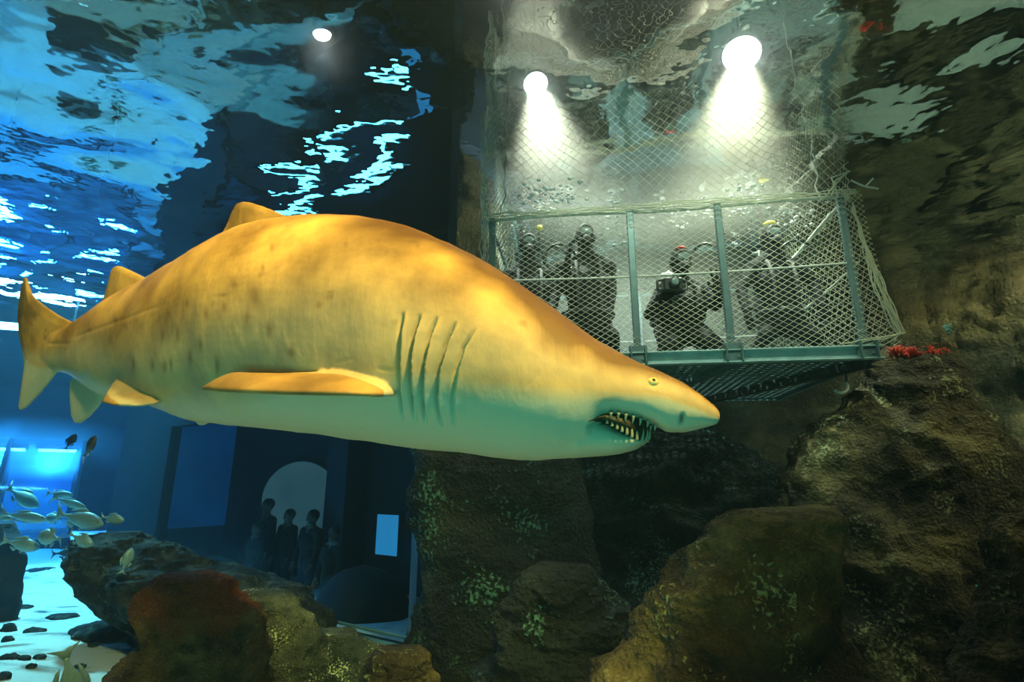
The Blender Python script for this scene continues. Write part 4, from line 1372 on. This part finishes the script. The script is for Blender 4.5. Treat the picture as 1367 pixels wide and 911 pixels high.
def standing(px, Y, zhead, legs=(.28, .28), arms=None, s=.95, lean=0.0):
    """upright diver; px = column of the head, zhead = height of the head centre"""
    h = at(px, 330, Y); x = h[0]
    J = {}
    J['head'] = (x + lean, Y, zhead)
    zs_ = zhead - .285 * s
    J['shL'] = (x + lean * .8 - .185 * s, Y, zs_); J['shR'] = (x + lean * .8 + .185 * s, Y, zs_)
    J['chest'] = (x + lean * .6, Y, zs_ - .15 * s)
    zp = zs_ - .50 * s
    J['pelvis'] = (x, Y, zp)
    for q, sg, lg in (('L', -1, legs[0]), ('R', 1, legs[1])):
        J['hip' + q] = (x + sg * .10 * s, Y, zp - .05 * s)
        za = FZ + .07
        J['kn' + q] = (x + sg * (.10 + lg * .45) * s, Y - .10, (zp + za) / 2 + .02)
        J['an' + q] = (x + sg * (.08 + lg * .9) * s, Y + .02, za)
        J['foot' + q] = (sg * .05, -.16, -.01)
    for q, sg in (('L', -1), ('R', 1)):
        J['el' + q] = (x + sg * .30 * s, Y - .02, zs_ - .27 * s)
        J['wr' + q] = (x + sg * .29 * s, Y - .10, zs_ - .50 * s)
    if arms: J.update(arms)
    return J


# right diver, standing with legs apart and arms hanging
Y4 = 4.95
z4 = at(1028, 318, Y4)[2]
J = standing(1030, Y4, z4, (.20, .24), s=1.12)
x4 = J['head'][0]
J['elL'] = at(989, 388, Y4 - .05); J['wrL'] = at(996, 414, Y4 - .16)
J['elR'] = at(1086, 378, Y4); J['wrR'] = at(1097, 408, Y4 - .10)
hz = [arcpts(at(1066, 345, Y4 + .05), .19, EXX, up, -.6, 2.6)]
diver(J, 'person in black wetsuit standing legs apart at the right end of the cage', hose=hz, s=1.12, fat=1.0, yellow='hood')

# kneeling centre diver with a camera and a raised glove
Y3 = 4.68
hd = at(908, 352, Y3)
s3 = 1.12
J = {'head': hd, 'shL': at(884, 394, Y3), 'shR': at(934, 391, Y3), 'chest': at(908, 412, Y3 + .02)}
pz = FZ + .30
J['pelvis'] = (J['chest'][0], Y3 + .12, pz)
for q, sg in (('L', -1), ('R', 1)):
    J['hip' + q] = (J['pelvis'][0] + sg * .11, Y3 + .08, pz - .02)
    J['kn' + q] = (J['pelvis'][0] + sg * .20, Y3 - .20, FZ + .07)
    J['an' + q] = (J['pelvis'][0] + sg * .16, Y3 + .22, FZ + .07)
    J['foot' + q] = (0, .14, 0)
J['elL'] = at(868, 420, Y3 - .10); J['wrL'] = at(880, 398, Y3 - .24)
J['hdL'] = nrm([.8, -.2, .5]); J['pnL'] = np.array([.3, 1, 0])
J['elR'] = at(955, 408, Y3 - .05); J['wrR'] = at(961, 394, Y3 - .20)
J['hdR'] = nrm([.03, -.1, 1]); J['pnR'] = np.array([0, -1, 0])
hz = [arcpts(at(945, 345, Y3 + .05), .15, EXX, up, -1.2, 2.7)]
diver(J, 'kneeling person in black wetsuit with red hood patch raising a glove in mid cage', s=s3, hose=hz, red=True)
# underwater camera held at the chest
pc = at(897, 381, Y3 - .30)
k = empty('underwater_camera', pc - up * .07, 'black underwater camera held up by the kneeling diver', 'camera')
mesh('housing', *bbox(pc, (.085, 0, 0), (0, .045, 0), (0, 0, .062), .015), M_CAMB, k, smooth=False)
pl_ = mesh('port', *tube([pc + np.array([0, -.04, 0]), pc + np.array([0, -.10, 0])], .045, 24), M_CAMB, k)
mesh('lens', *ellipsoid(pc + np.array([0, -.098, 0]), (.034, 0, 0), (0, .012, 0), (0, 0, .034), 20, 12), M_GLASSM, pl_)
mesh('handle', *tube([pc + np.array([-.085, 0, -.05]), pc + np.array([-.125, 0, -.04]), pc + np.array([-.125, 0, .04]), pc + np.array([-.085, 0, .05])], .012, 8), M_CAMB, k)
mesh('handle', *tube([pc + np.array([.085, 0, -.05]), pc + np.array([.125, 0, -.04]), pc + np.array([.125, 0, .04]), pc + np.array([.085, 0, .05])], .012, 8), M_CAMB, k)

# left diver and the one beside it
Y1_ = 5.2
z1 = at(706, 330, Y1_)[2]
J = standing(706, Y1_, z1, (.12, .12), s=1.15)
J['elL'] = at(668, 395, Y1_ - .05); J['wrL'] = at(676, 425, Y1_ - .15)
J['elR'] = at(741, 392, Y1_ - .05); J['wrR'] = at(735, 425, Y1_ - .18)
hz = [arcpts(at(742, 345, Y1_), .13, EXX, up, .2, 5.4)]
diver(J, 'person in black wetsuit with yellow tipped breathing tube nearest the left end of the cage', hose=hz, s=1.15, yellow='snorkel', hosemat=M_HOSE)
Y2 = 4.95
z2 = at(781, 318, Y2)[2]
J = standing(781, Y2, z2, (.12, .15), s=1.15, lean=.0)
J['elL'] = at(752, 385, Y2 - .05); J['wrL'] = at(757, 352, Y2 - .18)
J['elR'] = at(815, 390, Y2 - .02); J['wrR'] = at(812, 425, Y2 - .12)
hz = [arcpts(at(748, 345, Y2 - .1), .15, EXX, up, .1, 5.6)]
diver(J, 'tall person in black wetsuit with looping hose second from the left end of the cage', hose=hz, s=1.15)

# bubbles rising from the divers
parts = []
for (px, py, Y, n, sx, sz) in ((745, 250, 4.75, 120, .32, .06), (1005, 262, 4.65, 90, .24, .10), (820, 285, 4.8, 70, .05, .35), (905, 215, 5.0, 60, .3, .05), (1060, 235, 5.2, 50, .3, .06), (700, 275, 5.0, 40, .2, .1)):
    c = at(px, py, Y)
    for k in range(n):
        p = c + np.array([rng.normal() * sx * .6, rng.normal() * .2, rng.normal() * sz])
        p[2] = min(p[2], HS - .06)
        r_ = .005 + .016 * rng.random() ** 2.5
        parts.append(ellipsoid(p, (r_ * 1.3, 0, 0), (0, r_ * 1.3, 0), (0, 0, r_ * .8), 8, 6))
V, Fc = comb(*parts)
tag(mesh('air_bubbles', V, Fc, M_BUBBLE), 'silvery air bubbles drifting up among the divers', 'bubbles', kind='stuff')


# visitors in the gallery
def visitor(px, py, off, label, s=1.0, arm=False):
    h = atp(px, py, G(0, 0, off), NN)
    b = np.array([h[0], h[1], GF]); H = h[2] - GF
    k = H / 1.58
    f = -NN
    sd = np.cross(f, up); sd = nrm(sd)
    Pn = lambda a, d, z: b + sd * a * k + f * d * k + up * z * k
    J = {'head': h, 'shL': Pn(-.18, 0, 1.36), 'shR': Pn(.18, 0, 1.36), 'chest': Pn(0, 0, 1.20), 'pelvis': Pn(0, 0, .90),
         'elL': Pn(-.25, .02, 1.10), 'wrL': Pn(-.23, .12, .88), 'elR': Pn(.25, .02, 1.10), 'wrR': Pn(.23, .12, .88),
         'hipL': Pn(-.09, 0, .86), 'hipR': Pn(.09, 0, .86), 'knL': Pn(-.10, .02, .47), 'knR': Pn(.10, .02, .47), 'anL': Pn(-.10, 0, .09), 'anR': Pn(.10, 0, .09)}
    if arm:
        J['elR'] = Pn(.24, .15, 1.20); J['wrR'] = Pn(.12, .30, 1.38)
    V, Fc = figure(J, k * s, .010, f, True, 1.05)
    r_ = empty('person', b, label, 'person', 'visitors in the gallery')
    mesh('body', V, Fc, M_FACE, r_)
    # clothing shell: jacket and trousers
    g = J
    P = [capsule(g['pelvis'], .150 * k, g['chest'], .170 * k), capsule(g['chest'] - sd * .06 * k, .155 * k, g['chest'] + sd * .06 * k, .155 * k), capsule(g['shL'], .082 * k, g['shR'], .082 * k)]
    for q in 'LR':
        P += [capsule(g['sh' + q], .078 * k, g['el' + q], .062 * k), capsule(g['el' + q], .062 * k, g['wr' + q] * .85 + g['el' + q] * .15, .048 * k)]
    V, Fc = comb(*P); V, Fc, _ = remesh(V, Fc, .014, 3)
    mesh('jacket', V, Fc, M_DARKBLUE, r_)
    P = []
    for q in 'LR':
        P += [capsule(g['hip' + q], .115 * k, g['kn' + q], .08 * k), capsule(g['kn' + q], .08 * k, g['an' + q] + up * .03, .062 * k)]
    P.append(capsule(g['pelvis'] - sd * .05 * k, .145 * k, g['pelvis'] + sd * .05 * k, .145 * k))
    V, Fc = comb(*P); V, Fc, _ = remesh(V, Fc, .014, 3)
    mesh('trousers', V, Fc, M_GWALL, r_)
    hh = h
    V, Fc = ellipsoid(hh + up * .045 * k - f * .02 * k, sd * .092 * k, f * .108 * k, up * .098 * k, 20, 14)
    V = V + nrm(V - hh) * (fbm(V * 20, 2) * .012)[:, None]
    mesh('hair', V, Fc, M_HOUSING, r_)
    return r_


visitor(357, 677, 1.5, 'person in dark clothes standing out against the left rim of the round window')
visitor(386, 690, 1.62, 'person in dark clothes with head before the middle of the round window')
visitor(417, 692, 1.35, 'person in dark clothes at the right rim of the round window')
visitor(343, 707, 1.15, 'short person in dark clothes left of and nearer than the round window')
visitor(446, 714, 1.0, 'person in dark clothes in front of the dark column')


# ------------------------------------------------------------------ fish
def fish_mesh(L_=.4, h=.28, fork=.6, n=26):
    """side-on fish heading +x, centred at the origin"""
    rings = []
    X = np.linspace(0, 1, n)
    prof = np.interp(X, [0, .04, .12, .3, .45, .65, .82, .9, 1], [.03, .28, .62, .95, 1, .78, .35, .2, .16])
    for t, p_ in zip(X, prof):
        A_ = np.linspace(0, 2 * math.pi, 17)[:-1]
        rings.append(np.stack([np.full(16, (.5 - t * .85) * L_), np.cos(A_) * p_ * h * L_ * .26, np.sin(A_) * p_ * h * L_ * .5], 1))
    b = loft(rings)

    def plate(o2, t=.006):
        P = np.array([[x * L_, 0, z * L_] for x, z in o2]); c = P.mean(0)
        n_ = len(P)
        V = np.concatenate([P + [0, t * L_ * .3, 0], P - [0, t * L_ * .3, 0], [c + [0, t * L_, 0]], [c - [0, t * L_, 0]]])
        Fc = []
        for k in range(n_):
            k2 = (k + 1) % n_
            Fc += [[k, 2 * n_, k2], [n_ + k, n_ + k2, 2 * n_ + 1], [k, k2, n_ + k2, n_ + k]]
        return V, Fc
    hb = h * .5
    tail = plate([(-.33, .035), (-.42, .08), (-.52, .16 * (1 + h)), (-.47, .04), (-.45, 0), (-.47, -.04), (-.52, -.16 * (1 + h)), (-.42, -.08), (-.33, -.035)])
    dor = plate([(.18, hb * .85), (.08, hb * 1.28), (-.02, hb * 1.22), (-.2, hb * .80), (-.22, hb * .62), (.0, hb * .8)])
    an = plate([(-.05, -hb * .8), (-.1, -hb * 1.2), (-.2, -hb * .85), (-.24, -hb * .5)])
    pv = plate([(.15, -hb * .8), (.08, -hb * 1.25), (.02, -hb * .9)])
    return b, comb(tail, dor, an, pv)


FG = 'silver fish schooling before the tunnel'


def fish(px, py, lpx, Y, label, h=.28, yaw=0.0, pitch=0.0, mat=M_FISH, group=FG, tail_mat=None, roll=0):
    c = at(px, py, Y)
    L_ = lpx * np.linalg.norm(c - CAM) / F / 1.02
    (bv, bf), (fv, ff) = fish_mesh(L_, h)
    R = Matrix.Rotation(yaw, 3, 'Z') @ Matrix.Rotation(-pitch, 3, 'Y') @ Matrix.Rotation(roll, 3, 'X')
    R = np.array(R)
    r_ = empty('fish', c - np.array([0, 0, .02]), label, 'fish', group)
    mesh('body', bv @ R.T + c, bf, mat, r_)
    mesh('fins', fv @ R.T + c, ff, tail_mat or mat, r_)
    for sg in (-1, 1):
        e = np.array([.40 * L_, sg * .055 * L_ * h * 2, .03 * L_]) @ R.T + c
        mesh('eye', *ellipsoid(e, (.014 * L_, 0, 0), (0, .014 * L_, 0), (0, 0, .014 * L_), 10, 8), M_PUPIL, r_)
    return r_


YF = 6.0
fish(106, 693, 58, YF, 'largest silver fish in the middle of the school', .30, -.1, -.20)
fish(31, 690, 46, YF + .2, 'slim silver fish near the left edge of the school', .22, .1, -.15)
fish(150, 693, 24, YF, 'small silver fish right of the largest one', .42, .2, -.2)
fish(67, 718, 32, YF - .3, 'deep bodied silver fish lowest in the school', .48, 2.9, .1)
fish(108, 721, 28, YF - .3, 'silver fish below the largest one heading down', .42, .2, -.5)
fish(92, 671, 40, YF + .6, 'slim silver fish above the largest one', .2, 0, -.3)
fish(5, 692, 18, YF + .2, 'silver fish cut off by the left edge', .32, .1, -.1)
fish(80, 660, 24, YF + 1.2, 'small dim fish topmost in the school', .3, .3, -.1)
fish(72, 692, 26, YF + 1.4, 'dim fish behind the tail of the largest one', .4, 2.8, 0)
fish(147, 722, 30, YF + 1.3, 'dim dark fish at the lower right of the school', .36, .2, -.1, M_FISHD)
fish(30, 664, 34, YF + 1.6, 'dim fish hanging over the slim fish at the left', .4, .4, -.6)
fish(28, 727, 34, YF - .2, 'silver fish over the far sand', .36, .3, -.25)
fish(88, 738, 24, YF + 1.6, 'dim fish over the dark mound', .4, .3, .1, M_FISHD)
fish(119, 598, 34, 5.0, 'dark fish with cream back before the tunnel glow', .40, -.6, .75, M_FISHD, None, M_FISHW)
fish(94, 590, 18, 6.2, 'small dark upright fish silhouetted on the tunnel glow', .42, .6, 1.2, M_FISHD, None)
fish(169, 749, 26, 5.2, 'pale leaf shaped fish hanging before the dark mound', .40, .9, 1.35, M_FISH, None)
fish(95, 912, 66, 3.5, 'grey green fish diving tail up at the bottom edge', .34, .5, -1.25, M_FISH, None)

# ------------------------------------------------------------------ soft coral on the tall rock
parts = []
for k in range(46):
    px = 1188 + 74 * (k / 45) + rng.normal() * 1.5
    p = at(px, 471 + rng.normal() * 2.0, 4.55 + rng.normal() * .05)
    h = .02 + .03 * rng.random()
    for j in range(5):
        dd = np.array([rng.normal() * .5, rng.normal() * .5, 1]) * h
        parts.append(tube([p - up * .03, p + dd * .5, p + dd], [.008, .006, .003], 6))
V, Fc = comb(*parts)
tag(mesh('red_soft_coral', V, Fc, simple('red_coral', (.7, .06, .03), .6)), 'fringe of red soft coral along the top of the tall rock', 'coral', kind='stuff')


def tuft(px, py, Y, col, label, r=.06, n=20):
    p = at(px, py, Y)
    parts = []
    for k in range(n):
        d = nrm(rng.normal(size=3) + np.array([0, -.8, .3])) * r * (.6 + .6 * rng.random())
        parts.append(tube([p - d * .2, p + d * .6, p + d], [.012, .010, .005], 6))
    V, Fc = comb(*parts)
    tag(mesh('sea_sponge', V, Fc, simple('sponge_' + label[:4], col, .7)), label, 'sponge')


tuft(1316, 792, 4.05, (.05, .55, .5), 'turquoise sponge on the lower right flank of the tall rock', .07)
tuft(1264, 440, 5.4, (.3, .6, .5), 'pale green sponge above the tall rock beside the cage', .07)

# ------------------------------------------------------------------ lamps
def floodlight(px, py, z, label, r=.20, aim=(0, 2, 0), power=900, col=(1, .9, .75), cone=100, blend=.6, beam=None):
    p = atz(px, py, z)
    d = nrm(np.array(aim, float) - p)
    root = empty('floodlight', p, label, 'lamp', 'floodlights above the water')
    u = nrm(np.cross(d, [0, 1, 0.01])); w = np.cross(d, u)
    A_ = np.linspace(0, 2 * math.pi, 33)[:-1]
    prof = [(.0, .55), (.10, .62), (.20, .9), (.30, 1.0)]
    rings = [np.array([p - d * (.30 - t) + (u * math.cos(a) + w * math.sin(a)) * r * q for a in A_]) for t, q in prof]
    mesh('housing', *loft(rings), M_HOUSING, root)
    rings = [np.array([p + d * t + (u * math.cos(a) + w * math.sin(a)) * r * q for a in A_]) for t, q in ((.005, .94), (.03, .8), (.045, .4))]
    mesh('lens', *loft(rings), M_LAMP, root)
    mesh('suspension_rod', *tube([p - d * .15, np.array([p[0], p[1], 8.52])], .02, 8), M_HOUSING, root)
    L_ = bpy.data.lights.new('flood_beam', 'SPOT')
    L_.energy = power; L_.color = col; L_.spot_size = math.radians(cone); L_.spot_blend = blend; L_.shadow_soft_size = .12
    lo = bpy.data.objects.new('flood_beam', L_); COL.objects.link(lo)
    lo.location = (p + d * .08).tolist()
    bd = d if beam is None else nrm(np.array(beam, float) - p)
    lo.rotation_euler = Vector(bd.tolist()).to_track_quat('-Z', 'Y').to_euler()
    return root


floodlight(715, 112, 6.1, 'floodlight shining down over the left half of the cage', .15, (.9, 3.6, 2.0), 14500, (1, .88, .60), 68, .7, (.9, 6.0, 2.6))
floodlight(990, 72, 6.1, 'floodlight shining down over the right half of the cage', .21, (1.6, 3.6, 2.0), 17500, (1, .84, .52), 68, .7, (2.1, 5.8, 2.6))
floodlight(430, 45, 5.6, 'small floodlight left of the cage above the shark', .085, (-1.3, 5.2, 1.0), 60, (.9, .97, 1), 110)


def spot(name, loc, aim, power, col, cone, soft=.2, blend=.7):
    L_ = bpy.data.lights.new(name, 'SPOT')
    L_.energy = power; L_.color = col; L_.spot_size = math.radians(cone); L_.spot_blend = blend; L_.shadow_soft_size = soft
    lo = bpy.data.objects.new(name, L_); COL.objects.link(lo)
    lo.location = loc
    lo.rotation_euler = (Vector(aim) - Vector(loc)).to_track_quat('-Z', 'Y').to_euler()
    return lo


def area(name, loc, aim, power, col, size):
    L_ = bpy.data.lights.new(name, 'AREA'); L_.energy = power; L_.color = col; L_.size = size
    lo = bpy.data.objects.new(name, L_); COL.objects.link(lo)
    lo.location = loc
    lo.rotation_euler = (Vector(aim) - Vector(loc)).to_track_quat('-Z', 'Y').to_euler()
    return lo


# warm hall lamp above the near side of the tank, on the shark
spot('warm_hall_lamp', (1.5, -.3, 5.6), (-.95, 1.9, 2.05), 16500, (1, .57, .12), 52, .2, .45)
spot('warm_tail_fill', (-1.6, .1, 5.6), (-1.55, 2.0, 1.9), 5200, (1, .57, .12), 46, .2, .6)  # fill added to warm and brighten the tail
# pale fill added above the near side, brightening the front netting of the cage
spot('pale_net_fill', (1.2, 1.9, 5.6), (1.45, 4.6, 3.35), 2800, (1, .86, .52), 56, .2, .5)
# green fill added behind the camera, for the bounce light on the belly
spot('green_belly_fill', (-.5, -2.3, .5), (-.5, 1.8, 2.2), 340, (.14, 1, .60), 60, .6, .4)
# cold white lamps over the sand on the left
spot('cold_sand_lamp', (-7.0, 8.0, 5.8), (-6.5, 7.3, 0), 22000, (.42, 1, .90), 78, .2, .7)
spot('blue_tunnel_lamp', (-10.2, 8.6, 5.4), (-10.4, 11.0, 1.0), 13000, (.06, .50, 1), 120, .3, .8)
spot('blue_window_lamp', (-4.2, 5.6, 5.4), (-4.6, 7.2, 1.0), 90, (.03, .30, 1), 100, .3, .8)
# yellow lamps on the right hand rocks
spot('yellow_rock_lamp', (5.2, 2.2, 5.4), (3.9, 4.3, 1.6), 2600, (1, .68, .30), 66, .2, .8)
spot('yellow_wall_lamp', (7.4, 3.6, 5.4), (8.8, 6.5, 2.6), 13000, (1, .62, .26), 96, .2, .8)

# milky bubble cloud in the cage, and added mist giving the lamps their glow
def haze(name, c, r, dens, label):
    m, nt, out = new_mat('bubble_glow_haze_' + name)
    tc = N(nt, 'ShaderNodeTexCoord')
    ln = N(nt, 'ShaderNodeVectorMath', operation='LENGTH')
    nt.links.new(tc.outputs['Object'], ln.inputs[0])
    mr = N(nt, 'ShaderNodeMapRange')
    mr.inputs['From Min'].default_value = 1.0; mr.inputs['From Max'].default_value = .15
    mr.inputs['To Min'].default_value = 0; mr.inputs['To Max'].default_value = dens
    mr.interpolation_type = 'SMOOTHSTEP'
    nt.links.new(ln.outputs['Value'], mr.inputs['Value'])
    vs = N(nt, 'ShaderNodeVolumeScatter', Anisotropy=.2)
    vs.inputs[0].default_value = (.97, .95, .86, 1)
    nt.links.new(mr.outputs[0], vs.inputs['Density'])
    nt.links.new(vs.outputs[0], out.inputs['Volume'])
    V, Fc = ellipsoid((0, 0, 0), (1, 0, 0), (0, 1, 0), (0, 0, 1), 32, 20)
    o = mesh('bubble_glow_haze', V, Fc, m, origin=(0, 0, 0))
    o.location = c; o.scale = r
    m.cycles.volume_step_rate = 1.0
    return tag(o, label, 'bubbles', kind='stuff')


haze('cage', K(CW / 2, CD * .88, 3.45).tolist(), (2.2, 1.15, 1.3), .55, 'milky haze of fine bubbles filling the cage')

haze('tunnel', ((tc_a + tc_b) / 2 + TD * .6 + up * (R_T - .2)).tolist(), (2.4, 2.4, .8), .5, 'added mist for the blue glow round the lamps of the tunnel')  # added mist, spreads a glow round the strip lamps
haze('veil', K(CW / 2, .35, 4.2).tolist(), (2.0, .8, .45), .45, 'milky veil of bubbles at the surface over the front of the cage')
for nm, px, py, z, r_, side in (('left', 715, 112, 6.1, .75, 'left half of the cage'), ('right', 990, 72, 6.1, .95, 'right half of the cage'), ('small', 430, 45, 5.6, .6, 'shark')):  # mist added round each floodlight as its bloom
    haze(nm, atz(px, py, z).tolist(), (r_, r_, r_), .4, 'added mist standing in for the glow round the floodlight over the ' + side)
    if r_ > .7:
        haze(nm + '_wide', (atz(px, py, z) + np.array([0, 0, -.4])).tolist(), (2.0, 1.6, 1.5), .16, 'thin wide added mist for the halo round the floodlight over the ' + side)

# world
w = bpy.data.worlds.new('world'); SC.world = w; w.use_nodes = True
bg = w.node_tree.nodes['Background']; bg.inputs[0].default_value = (.004, .014, .03, 1); bg.inputs[1].default_value = 1

SC.view_settings.view_transform = 'Standard'
SC.view_settings.look = 'None'
SC.view_settings.gamma = 1
SC.view_settings.use_curve_mapping = False
SC.view_settings.exposure = 0
cy = SC.cycles
cy.use_denoising = True
cy.max_bounces = 10; cy.diffuse_bounces = 2; cy.glossy_bounces = 3; cy.transmission_bounces = 4; cy.transparent_max_bounces = 10; cy.volume_bounces = 0
cy.sample_clamp_indirect = 4.0
cy.caustics_reflective = False; cy.caustics_refractive = True
